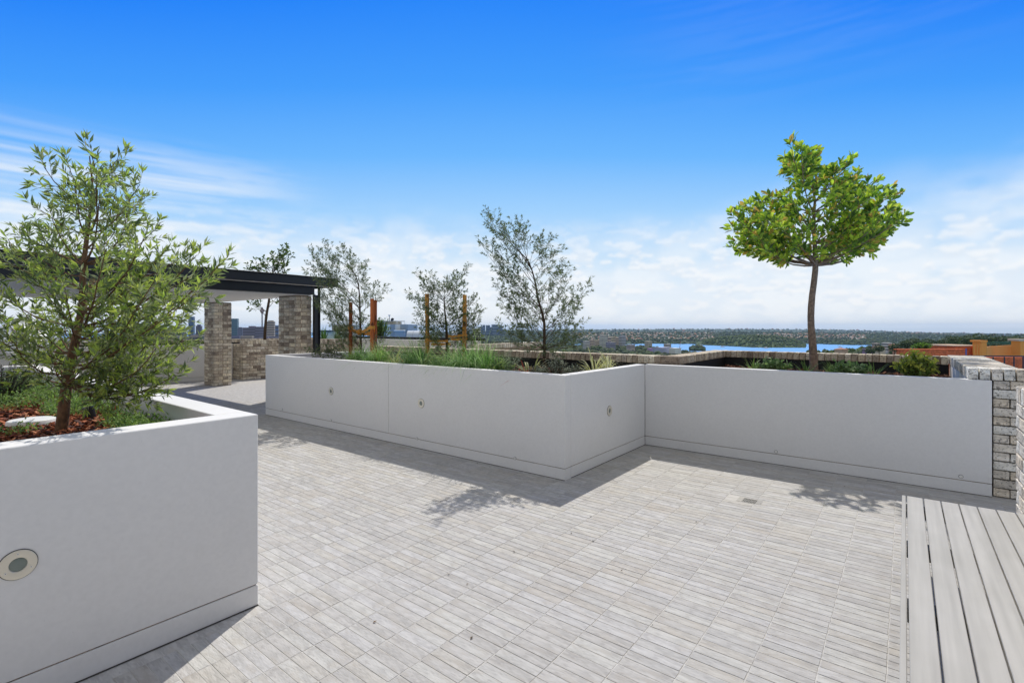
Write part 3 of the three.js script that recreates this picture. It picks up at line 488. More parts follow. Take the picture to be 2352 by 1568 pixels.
{ // tall thin olive
  const q = z1p(1.96, 1600, 750);
  tree('olive_tree', 'tallest thin olive tree, unstaked, near the planter corner', { ...olive, seed: 21, depth: depthOf(onZ(1245, 800, -5.5)), baseY: 0.93,
    trunk: [[1136, 1470, 0, 0.024], [1132, 1250, 0, 0.02], [1128, 1040, 0, 0.017], [1080, 860, 0, 0.013], [1050, 700, 0, 0.010], [1000, 570, 0, 0.008], [900, 470, 0, 0.006], [780, 330, 0, 0.004]].map(q),
    tips: [[675, 165], [700, 240], [660, 240], [790, 270], [870, 255], [940, 265], [985, 320], [620, 430], [700, 430], [730, 545], [860, 420], [900, 360], [1000, 400], [1060, 450], [1120, 420], [1180, 385], [1150, 470], [1245, 480], [1210, 540], [1280, 580], [1120, 560], [960, 560], [880, 600], [790, 640], [755, 770], [820, 700], [900, 700], [1180, 640], [1240, 700], [1310, 660], [1320, 760], [1500, 750], [1400, 810], [1180, 770], [1080, 740], [960, 760], [830, 830], [900, 880], [1000, 850], [1260, 850], [1350, 890], [1420, 915], [1180, 900], [1080, 920], [810, 935], [870, 980], [960, 970], [1380, 980], [1240, 1000], [1160, 1030], [1420, 1080], [1330, 1080], [880, 1090], [960, 1080], [1050, 1090], [1230, 1110], [1460, 1170], [1350, 1180], [850, 1150], [780, 1100], [950, 1180], [1050, 1200], [1220, 1210], [1300, 1250], [880, 1240], [1000, 1280], [1400, 1260], [1150, 1290], [1250, 1320]].map(q), twigs: 14, attachLow: 0.20, rise: 0.9, bare: 0.5 });
}
{ // olive between two golden stakes
  const q = z1p(1.96, 1600, 750);
  tree('olive_tree', 'rounded olive tree tied between the two golden stakes', { ...olive, seed: 33, depth: depthOf(onZ(1032, 800, -5.6)), baseY: 0.93, cols: [...OLIVE, [0.10, 0.12, 0.05]],
    trunk: [[372, 1420, 0, 0.026], [368, 1250, 0, 0.023], [362, 1080, 0, 0.018], [350, 960, 0, 0.012], [345, 860, 0, 0.008]].map(q),
    tips: [[130, 695], [190, 750], [245, 700], [60, 835], [150, 850], [270, 780], [350, 750], [420, 690], [520, 640], [450, 720], [510, 780], [430, 800], [330, 830], [250, 860], [190, 920], [130, 990], [220, 990], [300, 930], [390, 900], [470, 890], [590, 870], [540, 930], [600, 960], [650, 990], [560, 1020], [480, 990], [400, 1000], [300, 1020], [220, 1070], [140, 1080], [190, 1150], [270, 1130], [350, 1090], [440, 1100], [530, 1110], [600, 1070], [620, 1130], [560, 1180], [250, 1200], [470, 1190], [180, 1230], [640, 1180]].map(q), twigs: 27, twigLen: 0.15, rise: 0.7, bare: 0.32, tipShare: 0.2 });
}
{ // leaning olive between red-brown stakes
  const q = z1p(1.96, 600, 900);
  tree('olive_tree', 'arching olive tree strapped between red-brown stakes beside the black post', { ...olive, seed: 45, depth: depthOf(onZ(832, 800, -5.6)), baseY: 0.93, leaf: 0.058,
    trunk: [[1655, 1010, 0, 0.024], [1650, 850, 0, 0.02], [1645, 680, 0, 0.016], [1640, 540, 0, 0.012], [1620, 420, 0, 0.009], [1560, 330, 0, 0.006], [1460, 270, 0, 0.004]].map(q),
    tips: [[1250, 190], [1330, 190], [1375, 130], [1300, 270], [1220, 360], [1250, 300], [1330, 340], [1420, 270], [1505, 150], [1490, 210], [1560, 240], [1620, 290], [1690, 300], [1680, 370], [1560, 330], [1400, 340], [1450, 400], [1600, 420], [1700, 450], [1780, 470], [1860, 495], [1700, 540], [1760, 560], [1600, 540], [1500, 520], [1420, 480], [1320, 490], [1350, 560], [1290, 590], [1300, 630], [1400, 600], [1470, 620], [1560, 640], [1640, 620], [1720, 640], [1420, 720], [1500, 740], [1600, 740], [1680, 720], [1460, 800], [1540, 830], [1620, 840], [1720, 820], [1480, 770], [1560, 790], [1640, 790], [1520, 850], [1580, 880], [1660, 860], [1700, 760], [1740, 880], [1470, 850], [1500, 900], [1600, 930], [1680, 900], [1250, 990, -0.3], [1340, 980, -0.3], [1300, 1040, -0.3], [1430, 960, -0.2], [1400, 1030, -0.3], [1480, 1010, -0.2], [1820, 930]].map(q), twigs: 17, attachLow: 0.12, rise: 0.85, bare: 0.5 });
}
{ // round-headed tree
  const q = z1p(1.4933, 2600, 500);
  tree('round_headed_tree', 'single-stemmed young tree with a dense bright green crown above the right planter', {
    shrink: 0.94, seed: 61, depth: depthOf(onZ(1867, 800, -8.7)), baseY: 0.93, bark: M.barkGrey, leafMat: M.leafBig, spread: 1.5,
    trunk: [[982, 1500, 0, 0.058], [975, 1330, 0, 0.053], [963, 1180, 0, 0.048], [967, 1050, 0, 0.045], [988, 880, 0, 0.041], [990, 800, 0, 0.038], [985, 700, 0, 0.03], [980, 560, 0, 0.023], [985, 420, 0, 0.016], [950, 320, 0, 0.010], [910, 230, 0, 0.005]].map(q),
tips: [[838, 130], [900, 150], [955, 175], [835, 195], [845, 250], [920, 240], [990, 215], [1000, 290], [1070, 300], [1130, 250], [1190, 222], [1245, 285], [1160, 320], [1235, 340], [900, 340], [980, 390], [1090, 390], [1170, 420], [1290, 400], [1360, 340], [1340, 420], [1450, 390], [1420, 450], [1495, 440], [1500, 520], [1430, 540], [1340, 520], [1510, 580], [1440, 600], [1350, 610], [1270, 560], [900, 450], [830, 430], [720, 425], [650, 450], [600, 500], [690, 510], [780, 500], [550, 520], [480, 560], [470, 640], [560, 600], [640, 600], [730, 590], [820, 590], [475, 715], [560, 700], [640, 700], [730, 690], [600, 770], [660, 780], [820, 700], [900, 640], [960, 560], [1060, 560], [1080, 660], [1180, 640], [1240, 690], [1330, 660], [1430, 640], [880, 760], [960, 800], [1060, 760], [1150, 740], [1350, 700, 0, 0.35], [1185, 780, 0, 0.4], [1060, 850, 0, 0.5], [715, 810, 0, 0.25]].map(q),
    attachLow: 0.53, rise: 0.55, sag: -0.12, limb: 0.010, twigR: 0.0035, twigs: 10, twigLen: 0.17, perTwig: 6, whorl: 6, bare: 0.42, leaf: 0.115, wide: 0.40, shape: 1, cols: [[0.14, 0.27, 0.03], [0.22, 0.38, 0.04], [0.10, 0.19, 0.03], [0.32, 0.50, 0.05]], young: [[0.52, 0.74, 0.055], [0.62, 0.80, 0.07], [0.66, 0.74, 0.09], [0.56, 0.72, 0.06], [0.62, 0.42, 0.09]], tipShare: 0.30, along: 0.6, leafUp: 0.25 });  // lime young tones carry the sunlit crown top in their colour
}
{ // tree beyond the canopy
  const q = z1p(1.96, 600, 900);
  tree('slender_tree', 'slender forked tree standing behind the black canopy roof', {
    seed: 71, depth: depthOf(onX(605, 783, -17.6)), baseY: 0.95, bark: M.barkDark, leafMat: M.leafBig, spread: 1.0,
    trunk: [[898, 960, 0, 0.055], [900, 840, 0, 0.05], [912, 700, 0, 0.045], [930, 600, 0, 0.04], [940, 480, 0, 0.03], [950, 400, 0, 0.02], [1000, 320, 0, 0.01]].map(q),
    tips: [[1070, 180], [1030, 200], [1000, 230], [1075, 240], [1040, 270], [1060, 330], [990, 290], [780, 335], [830, 310], [870, 290], [920, 290], [830, 350], [900, 340], [960, 340], [1000, 360], [800, 640], [830, 610], [850, 650], [990, 580], [880, 420], [1040, 400]].map(q),
    attachLow: 0.35, rise: 0.8, limb: 0.012, twigR: 0.005, twigs: 5, twigLen: 0.26, perTwig: 7, whorl: 4, bare: 0.55, leaf: 0.12, wide: 0.42, shape: 1, cols: [[0.06, 0.11, 0.02], [0.05, 0.09, 0.02], [0.10, 0.15, 0.03]], young: [[0.16, 0.24, 0.04]], tipShare: 0.2 });
}

// ---------------------------------------------------------------- stakes and ties
function stake(px, pyTop, z, m, label, group, tilt = 0) {
  const t = onZ(px, pyTop, z), r = thing('timber_stake', label, 'stake', [t.x, 0.9, t.z], group);
  const g = cbox(0.05, t.y - 0.9, 0.05, 0.003, 0, (t.y - 0.9) / 2, 0, [px * 0.013, 0]); g.rotateZ(tilt); g.rotateY(0.35); g.translate(t.x, 0.9, t.z); part(r, 'post', g, m); return t;
}
const sA = stake(982.5, 675, -5.35, M.stake, 'golden timber stake nearest the red-brown stakes', null, 0.012), sB = stake(1066, 677, -5.75, M.stake, 'golden timber stake beside the tall thin olive', null, -0.008);
const sC = stake(805, 694, -5.45, M.stakeRed, 'slim red-brown stake beside the black steel post'), sD = stake(854.5, 686, -5.3, M.stakeRed, 'taller red-brown stake of the close pair', null), sE = stake(861.5, 689, -5.75, M.stakeRed, 'shorter red-brown stake of the close pair');
function ribbon(pts, w, sag = 0) { const P = [], n = 14; const seg = []; for (let i = 0; i < pts.length - 1; i++) for (let k = 0; k < n; k++) { const t = k / n; seg.push(pts[i].clone().lerp(pts[i + 1], t).add(V3(0, -sag * 4 * t * (1 - t), 0))); } seg.push(pts[pts.length - 1].clone()); for (let i = 0; i + 1 < seg.length; i++) { const a = seg[i], b = seg[i + 1], wa = w * (0.5 + 0.12 * Math.sin(i * 1.1)), q = [V3(a.x, a.y - wa, a.z), V3(b.x, b.y - wa, b.z), V3(b.x, b.y + wa, b.z), V3(a.x, a.y + wa, a.z)]; for (const k of [0, 1, 2, 0, 2, 3]) P.push(q[k].x, q[k].y, q[k].z); } return finish(P); }
{
  const band = (name, label, s, trunkPx, py, z, y2, w, sag) => { const a = V3(s.x - 0.033, onZ(trunkPx, py, z).y, s.z + 0.036), b = onZ(trunkPx, py, z), r = thing(name, label, 'strap', [a.x, a.y, a.z]); const k = V3(b.x, b.y + y2, b.z + 0.03); part(r, 'front_strap', ribbon([a, k], w, sag), M.strap); part(r, 'back_strap', ribbon([V3(s.x + 0.03, a.y - 0.05, s.z - 0.04), V3(b.x, b.y - 0.05 + y2, b.z - 0.03)], w, sag), M.strap); part(r, 'loop', ribbon([V3(s.x - 0.034, a.y, s.z + 0.036), V3(s.x + 0.036, a.y, s.z + 0.034), V3(s.x + 0.036, a.y, s.z - 0.036)], w), M.strap); };
  band('webbing_tie', 'flat tan webbing from the golden stake to the olive trunk', sA, 1032, 783, -5.58, 0, 0.032, 0);
  band('webbing_tie', 'short brown webbing knotted round the golden stake by the tall olive', sB, 1032, 770, -5.58, -0.01, 0.034, 0.01);
  band('webbing_tie', 'sagging tan webbing from the close pair of red-brown stakes', sD, 830, 752, -5.55, -0.06, 0.055, 0.03);
  band('webbing_tie', 'sagging tan webbing from the slim red-brown stake', sC, 830, 752, -5.55, -0.06, 0.05, 0.03);
}

// ---------------------------------------------------------------- planting
function strap(L, R, base, dir, len, w, cols, edge, droop) {           // arching strap leaf; cols centre, edge margins
  const n = 5, side = dir.clone().cross(V3(0, 1, 0)).normalize(), row = [];
  for (let i = 0; i <= n; i++) { const t = i / n, p = base.clone().addScaledVector(V3(0, 1, 0), len * (t * (1 - droop * t * 0.5)) * dir.y).addScaledVector(V3(dir.x, 0, dir.z), len * t * (0.5 + droop * t)).add(V3(0, -droop * len * 0.45 * t * t * t, 0)), ww = w * (t < 0.3 ? 0.6 + t : 0.9) * Math.pow(1 - t, 0.6); row.push([p.clone().addScaledVector(side, ww), p.clone().addScaledVector(side, ww * 0.45), p.clone().addScaledVector(side, -ww * 0.45), p.clone().addScaledVector(side, -ww)]); }
  for (let i = 0; i < n; i++) for (const [a, b, c] of edge ? [[0, 1, edge], [1, 2, cols], [2, 3, edge]] : [[0, 3, cols]]) { L.tri(row[i][a], row[i][b], row[i + 1][b], c); L.tri(row[i][a], row[i + 1][b], row[i + 1][a], c); }
}
function clump(name, label, p, { n, len, w, cols, edges, up = 0.75, droop = 0.5, seed, group, rad = 0.06, category }) {
  const R = rng(seed), L = new Leaves(), r = thing(name, label, category, [p.x, p.y, p.z], group);
  for (let i = 0; i < n; i++) { const a = R() * Math.PI * 2, u = mix(1, up, R()), d = V3(Math.cos(a) * Math.sqrt(1 - u * u + 0.05), u, Math.sin(a) * Math.sqrt(1 - u * u + 0.05)), b = p.clone().add(V3((R() - 0.5) * 2 * rad, 0, (R() - 0.5) * 2 * rad)); strap(L, R, b, d, len * (0.55 + 0.6 * R()), w * (0.7 + 0.6 * R()), pickCol(cols, R), edges && pickCol(edges, R), droop * (0.5 + R())); }
  part(r, 'leaves', L.geo(), M.grass); return r;
}
const GR = [[0.09, 0.22, 0.045], [0.15, 0.33, 0.06], [0.24, 0.46, 0.09], [0.40, 0.56, 0.22]], YEL = [[0.72, 0.68, 0.30], [0.78, 0.74, 0.46], [0.66, 0.62, 0.18]];
[[810, -5.0, 0.55], [832, -5.1, 0.7], [850, -4.9, 0.6], [874, -4.95, 0.72], [893, -5.1, 0.5], [938, -4.9, 0.66], [953, -5.05, 0.82], [970, -4.85, 0.74], [1012, -4.85, 0.5], [1030, -4.95, 0.6], [1052, -4.85, 0.7], [1080, -4.9, 0.8], [1098, -5.05, 0.85], [1120, -4.88, 0.72], [1140, -5.0, 0.62]].forEach(([px, z, len], i) => {
  const p = onZ(px, 800, z); p.y = 0.94; clump('grass_clump', 'soft green grass tussock spilling at the rim of the long planter', p, { n: 210, len: len * 1.08, w: 0.0048, cols: i % 3 ? GR : [...GR.slice(1), [0.30, 0.40, 0.12]], up: 0.6 + (i % 4) * 0.06, droop: 0.42 + (i % 3) * 0.12, seed: 200 + i, group: 'grass tussocks along the long planter', rad: 0.07, category: 'grass' });
});
[[906, -5.0, 'variegated flax with cream-striped leaves between the red-brown and golden stakes', 0.52], [1003, -5.05, 'variegated flax at the foot of the golden stake', 0.46], [1038, -5.9, 'variegated flax against the olive trunk between the golden stakes', 0.46], [1219, -5.2, 'variegated flax beside the trunk of the tall thin olive', 0.5], [1362, -5.75, 'upright yellow-striped flax at the return wall', 0.5], [1396, -6.25, 'arching yellow-striped flax beside the inner wall corner', 0.44]].forEach(([px, z, label, len], i) => { const p = onZ(px, 800, z); p.y = 0.94; clump('flax_plant', label, p, { n: 38, len: len * 1.3, w: 0.014, cols: [[0.22, 0.32, 0.08], [0.30, 0.38, 0.11]], edges: YEL, up: 0.6, droop: 0.5, seed: 300 + i, rad: 0.035, category: 'plant' }); });
[[1205, -4.85, 'low red-leaved strappy plant below the tall thin olive'], [930, -5.15, 'thin red blades standing above the grass tussocks']].forEach(([px, z, label], i) => { const p = onZ(px, 800, z); p.y = 0.94; clump('red_plant', label, p, { n: i ? 9 : 24, len: i ? 0.7 : 0.5, w: 0.009, cols: [[0.55, 0.05, 0.03], [0.62, 0.08, 0.05], [0.42, 0.05, 0.03]], up: 0.4, droop: 0.5, seed: 330 + i, category: 'plant' }); });
function bush(name, label, p, o) {
  const R = rng(o.seed), L = new Leaves(), W = [], r = thing(name, label, o.category || 'shrub', [p.x, p.y, p.z], o.group);
  for (let i = 0; i < o.stems; i++) {
    const a = R() * Math.PI * 2, q = Math.sqrt(R()), e = p.clone().add(V3(Math.cos(a) * q * o.rx, o.h * (0.35 + 0.65 * Math.sqrt(1 - q * q * 0.85)) * (0.75 + 0.3 * R()), Math.sin(a) * q * o.rx)), s = p.clone().add(V3((R() - 0.5) * 0.05, 0, (R() - 0.5) * 0.05)), c = s.clone().lerp(e, 0.5).add(V3(0, o.h * 0.1, 0));
    W.push(tube([0, 0.5, 1].map(t => bez(s, c, e, t)), [0.004, 0.003, 0.0015], 4));
    for (let k = 0; k < o.per; k++) { const t = 0.35 + 0.65 * (k + R()) / o.per, pos = bez(s, c, e, t), d = bez(s, c, e, Math.min(1, t + 0.05)).sub(bez(s, c, e, t - 0.05)).normalize().multiplyScalar(0.6).addScaledVector(rv(R), 0.9).normalize(); const l = o.leaf * (0.6 + 0.6 * R()); L.leaf(pos, d, V3(0, 1, 0).addScaledVector(rv(R), 0.6), l, l * o.wide, pickCol(t > 0.85 && o.young ? o.young : o.cols, R), o.shape || 0); }
  }
  part(r, 'stems', mergeGeometries(W), M.barkDark); part(r, 'leaves', L.geo(), M.leaf); return r;
}
[[1166, -5.25, 'dense grey-green shrub at the end of the grass tussocks', 0.22, 0.36], [1237, -5.0, 'low grey shrub at the foot of the tall thin olive', 0.16, 0.24], [1277, -5.0, 'grey small-leaved shrub at the outer planter corner', 0.2, 0.34], [1318, -5.3, 'small grey shrub by the return wall beside the upright flax', 0.16, 0.24]].forEach(([px, z, label, rx, h], i) => { const p = onZ(px, 800, z); p.y = 0.93; bush('grey_shrub', label, p, { seed: 400 + i, stems: 46, per: 20, rx, h, leaf: 0.03, wide: 0.4, cols: [...SILVER, [0.24, 0.28, 0.19], [0.30, 0.33, 0.25]], young: [[0.36, 0.40, 0.28]] }); });
[[1000, -4.9, 'low leafy green shrub at the foot of the golden stake'], [1150, -4.95, 'low leafy green shrub where the grass tussocks end']].forEach(([px, z, label], i) => { const p = onZ(px, 800, z); p.y = 0.93; bush('green_shrub', label, p, { seed: 415 + i, stems: 40, per: 18, rx: 0.2, h: 0.32, leaf: 0.04, wide: 0.4, cols: [[0.10, 0.20, 0.05], [0.16, 0.28, 0.06], [0.22, 0.34, 0.09]], young: [[0.36, 0.48, 0.12]] }); });
{ // right planter
  [[1733, 'spiky green tuft beside the left leafy mound'], [1853, 'spiky green tuft at the foot of the round-headed tree'], [1912, 'spiky green tuft beside the right leafy mound'], [2008, 'sparse spiky tuft with a dry stalk between mound and yellow-green shrub']].forEach(([px, label], i) => { const p = onZ(px, 800, -7.6); p.y = 0.95; clump('spiky_tuft', label, p, { n: i === 3 ? 30 : 60, len: 0.40, w: 0.007, cols: [[0.24, 0.38, 0.08], [0.34, 0.48, 0.12], [0.18, 0.30, 0.07]], up: 0.45, droop: 0.3, seed: 430 + i, rad: 0.03, category: 'plant' }); });
  [[1778, 'left leafy green mound beside the round-headed tree'], [1951, 'right leafy green mound beyond the round-headed trunk']].forEach(([px, label], i) => { const p = onZ(px, 800, -7.7); p.y = 0.94; bush('leafy_mound', label, p, { seed: 440 + i, stems: 40, per: 12, rx: 0.22, h: 0.27, leaf: 0.06, wide: 0.55, shape: 1, cols: [[0.18, 0.30, 0.09], [0.26, 0.40, 0.12], [0.36, 0.48, 0.20]], category: 'plant' }); });
  const p = onZ(2103, 800, -7.55); p.y = 0.94; bush('yellow_green_shrub', 'glossy yellow-green shrub near the wide brick wall', p, { seed: 450, stems: 60, per: 18, rx: 0.22, h: 0.42, leaf: 0.06, wide: 0.42, shape: 1, cols: [[0.18, 0.28, 0.04], [0.26, 0.36, 0.05], [0.34, 0.42, 0.08]], young: [[0.60, 0.62, 0.08], [0.54, 0.58, 0.08]] });
}
// ---------------------------------------------------------------- bark mulch and the near planter's floor
function mulch(name, label, x0, x1, z0, z1, y, n, seed, aged = 1) {
  const R = rng(seed), g = cbox(0.05, 0.006, 0.02, 0, 0, 0, 0, [0, 0], R), im = shadows(new THREE.InstancedMesh(g, M.chips, n)), m = new THREE.Matrix4(), q = new THREE.Quaternion(), c = new THREE.Color(), cols = [[134, 70, 44], [168, 98, 62], [100, 56, 38], [190, 130, 94], [70, 42, 32], [150, 82, 50]];
  for (let i = 0; i < n; i++) { q.setFromEuler(new THREE.Euler((R() - 0.5) * 0.9, R() * 6.3, (R() - 0.5) * 0.9)); const s = 0.5 + R() * 0.9; const x = mix(x0, x1, R()), z = mix(z0, z1, R()); m.compose(V3(x, y + R() * 0.02 + 0.02 * fbm(x * 3, z * 3, 0, 2, 7), z), q, V3(s, 1, s * (0.7 + R() * 0.7))); im.setMatrixAt(i, m); const k = cols[Math.floor(R() * 6)]; im.setColorAt(i, c.setRGB(...s2l(...k.map(v => v * aged)))); }
  im.name = numbered(name); im.userData = { kind: 'stuff', label, category: 'mulch' }; scene.add(im);
}
mulch('bark_mulch', 'red-brown bark chips under the bushy tree', -6.6, LPX - 0.18, LPZ + 0.18, 1.1, 0.93, 12000, 501);
mulch('bark_mulch', 'dark bark chips in the right planter under the round-headed tree', -2.40, 0.46, -9.0, CZ - 0.14, 0.95, 6000, 502, 0.66);
mulch('bark_mulch', 'bark chips hidden among grasses in the long planter', AX0 + 0.14, BX - 0.14, P2Z, AZ - 0.14, 0.95, 8000, 503, 0.66);
const SPOT = onH(208, 962, 0.95), DISH = onH(72, 975, 0.95);
{ // ground cover under the bushy tree
  const R = rng(510), L = new Leaves(), cols = [[0.16, 0.30, 0.06], [0.22, 0.38, 0.07], [0.30, 0.46, 0.09], [0.11, 0.20, 0.05]];
  const tufts = (cx, cz, rx, rz, n, h) => { for (let i = 0; i < n; i++) { const a = R() * 6.28, q = Math.sqrt(R()), x = cx + Math.cos(a) * q * rx, z = cz + Math.sin(a) * q * rz; if (x > LPX - 0.2 || z < LPZ + 0.19 || Math.hypot(x - SPOT.x, z - SPOT.z) < 0.16 || Math.hypot(x - SPOT.x - 0.15, z - SPOT.z - 0.12) < 0.2 || Math.hypot(x - DISH.x, z - DISH.z) < 0.26) continue; const y = 0.945, hh = h * (0.4 + 0.6 * R()); for (let k = 0; k < 9; k++) { const t = (k + 1) / 9; L.leaf(V3(x + (R() - 0.5) * 0.06, y + hh * t, z + (R() - 0.5) * 0.06), rv(R).add(V3(0, 0.7, 0)).normalize(), V3(0, 1, 0).addScaledVector(rv(R), 0.5), 0.022 + R() * 0.02, 0.011, pickCol(cols, R)); } } };
  tufts(-6.6, -0.6, 1.0, 0.7, 900, 0.17); tufts(-4.05, -1.08, 0.5, 0.14, 170, 0.09); tufts(-5.2, -1.0, 0.6, 0.2, 260, 0.12); tufts(-3.7, -1.1, 0.25, 0.1, 90, 0.07); tufts(-7.9, -0.4, 0.9, 0.8, 600, 0.18); tufts(-5.5, 0.1, 0.4, 0.25, 160, 0.13); tufts(-4.6, -0.55, 0.3, 0.15, 50, 0.09);
  const o = shadows(new THREE.Mesh(L.geo(), M.leaf)); o.name = 'ground_cover'; o.userData = { kind: 'stuff', label: 'small-leaved green ground cover spreading over the bark mulch', category: 'ground cover' }; scene.add(o);
  const p = onH(-10, 900, 0.94); bush('grey_shrub', 'feathery blue-grey shrub beside the white dish in the near planter', onH(10, 930, 0.94), { seed: 520, stems: 90, per: 22, rx: 0.26, h: 0.36, leaf: 0.026, wide: 0.3, cols: [[0.09, 0.13, 0.08], [0.12, 0.17, 0.10], [0.07, 0.11, 0.06]] });
}
{ // garden spotlight
  const p = onH(208, 962, 0.95), r = thing('garden_spotlight', 'black cylindrical garden spotlight tilted up from the mulch', 'light', [p.x, 0.95, p.z]);
  const tilt = g => { g.rotateZ(0.12); g.rotateX(0.16); g.translate(p.x, 0.95, p.z); return g; };
  part(r, 'body', tilt(new THREE.LatheGeometry([[0.0001, 0], [0.030, 0], [0.034, 0.01], [0.034, 0.075], [0.037, 0.078], [0.037, 0.092], [0.032, 0.092], [0.031, 0.084]].map(q => new THREE.Vector2(...q)), 28)), M.steel);
  part(r, 'glass', tilt(new THREE.LatheGeometry([[0.0001, 0.085], [0.032, 0.085]].map(q => new THREE.Vector2(...q)), 28)), new THREE.MeshPhysicalMaterial({ color: rgb(0.5, 0.56, 0.58), roughness: 0.12, clearcoat: 1, side: THREE.DoubleSide }));
  part(r, 'spike', span(p.x - 0.008, p.x + 0.008, 0.90, 0.955, p.z - 0.008, p.z + 0.008, 0.001), M.steel);
}
{ // white irrigation cover
  const p = onH(72, 975, 0.95), r = thing('irrigation_cover', 'round white plastic cover half sunk in the bark mulch', 'cover', [p.x, 0.95, p.z]);
  const g = new THREE.LatheGeometry([[0.0001, 0.040], [0.115, 0.040], [0.128, 0.034], [0.134, 0.0], [0.134, -0.03]].map(q => new THREE.Vector2(...q)), 40); g.translate(p.x, 0.95, p.z); part(r, 'cover', g, M.whitePlastic);
}
{ // a few dry leaves and crumbs on the paving
  const R = rng(530), L = new Leaves(); for (let i = 0; i < 70; i++) { let x, z; if (i < 46) { x = mix(-8.5, BX, R()); z = AZ + 0.01 + R() * R() * 0.35; } else { x = mix(-2.6, -0.1, R()); z = mix(-6.4, -1.5, R()); } const l = 0.008 + R() * 0.02; L.leaf(V3(x, 0.004, z), V3(R() - 0.5, 0.08, R() - 0.5).normalize(), V3(0, 1, 0), l, l * 0.5, pickCol([[0.12, 0.08, 0.04], [0.2, 0.13, 0.06], [0.07, 0.06, 0.04]], R)); }
  const o = shadows(new THREE.Mesh(L.geo(), M.leaf)); o.name = 'leaf_litter'; o.userData = { kind: 'stuff', label: 'crumbs and dry leaf bits scattered on the paving', category: 'litter' }; scene.add(o);
}
{ // clear plastic sheet caught behind the tree
  const c = at(62, 772, 4.6), g = new THREE.SphereGeometry(1, 48, 32), ps = g.attributes.position;
  for (let i = 0; i < ps.count; i++) { const v = V3().fromBufferAttribute(ps, i), k = 0.55 + 0.75 * fbm(v.x * 1.7 + 4, v.y * 1.7, v.z * 1.7, 3, 91) + 0.25 * Math.abs(fbm(v.x * 5, v.y * 5 + 2, v.z * 5, 3, 95) - 0.5) * 2; v.multiplyScalar(k); ps.setXYZ(i, v.x * 0.24, v.y * 0.15 - 0.06 * v.x, v.z * 0.2); }
  g.computeVertexNormals(); g.translate(c.x, c.y, c.z); const r = thing('plastic_sheet', 'crumpled clear white plastic bag caught behind the bushy tree', 'bag', [c.x, c.y - 0.15, c.z]); part(r, 'sheet', g, M.plastic);
  const s = thing('timber_stake', 'pale round stake leaning behind the bushy tree', 'stake', [onH(140, 850, 0.95).x, 0.9, -0.9]); const a = at(150, 850, 4.4), b = at(212, 640, 4.3); part(s, 'post', tube([a, a.clone().lerp(b, 0.5), b], [0.022, 0.021, 0.02], 10), std(srgb(176, 166, 122), 0.8, { map: barkTex }));
}
{ const p = onH(264, 955, 0.96), r = thing('plant_tag', 'thin red plastic plant tag standing in the mulch', 'tag', [p.x, 0.93, p.z]); part(r, 'blade', span(p.x - 0.004, p.x + 0.004, 0.93, 1.06, p.z - 0.001, p.z + 0.001, 0.0005), std(srgb(200, 20, 24), 0.5));
  const q = onH(290, 940, 0.96), d = thing('dry_leaf', 'curled orange dry leaf lying on the mulch near the plant tag', 'leaf', [q.x, 0.96, q.z]), L = new Leaves(); L.leaf(V3(q.x - 0.04, 0.965, q.z), V3(0.8, 0.35, 0.3).normalize(), V3(0, 1, 0.3), 0.13, 0.07, [0.45, 0.18, 0.06], 1, 0.3); part(d, 'blade', L.geo(), M.leaf); }
{ // plants over the far planter wall
  for (let i = 0; i < 7; i++) { const p = V3(-17.6, 0.98, -6.6 + i * 0.9); bush('far_hedge_plant', 'low green planting above the far rendered planter wall', p, { seed: 540 + i, stems: 26, per: 14, rx: 0.5, h: 0.34, leaf: 0.07, wide: 0.4, cols: [[0.07, 0.14, 0.03], [0.11, 0.20, 0.04], [0.20, 0.26, 0.05]], group: 'hedge plants in the far planter' }); }
  [[742, -17.8, 'spiky agave-like plant next to the black steel post'], [775, -19, 'dark spiky plant behind the slim red-brown stake']].forEach(([px, x, label], i) => { const p = onX(px, 780, x); p.y = 1.05; clump('spiky_plant', label, p, { n: 60, len: 0.75, w: 0.03, cols: [[0.07, 0.15, 0.03], [0.10, 0.2, 0.04]], up: 0.3, droop: 0.15, seed: 560 + i, category: 'plant' }); });
  const p = onX(868, 782, -14.5); p.y = 0.9; bush('round_shrub', 'dark rounded shrub behind the close pair of red-brown stakes', p, { seed: 570, stems: 120, per: 24, rx: 0.45, h: 1.15, leaf: 0.08, wide: 0.5, shape: 1, cols: [[0.05, 0.10, 0.02], [0.09, 0.17, 0.03], [0.14, 0.24, 0.04]] });
}

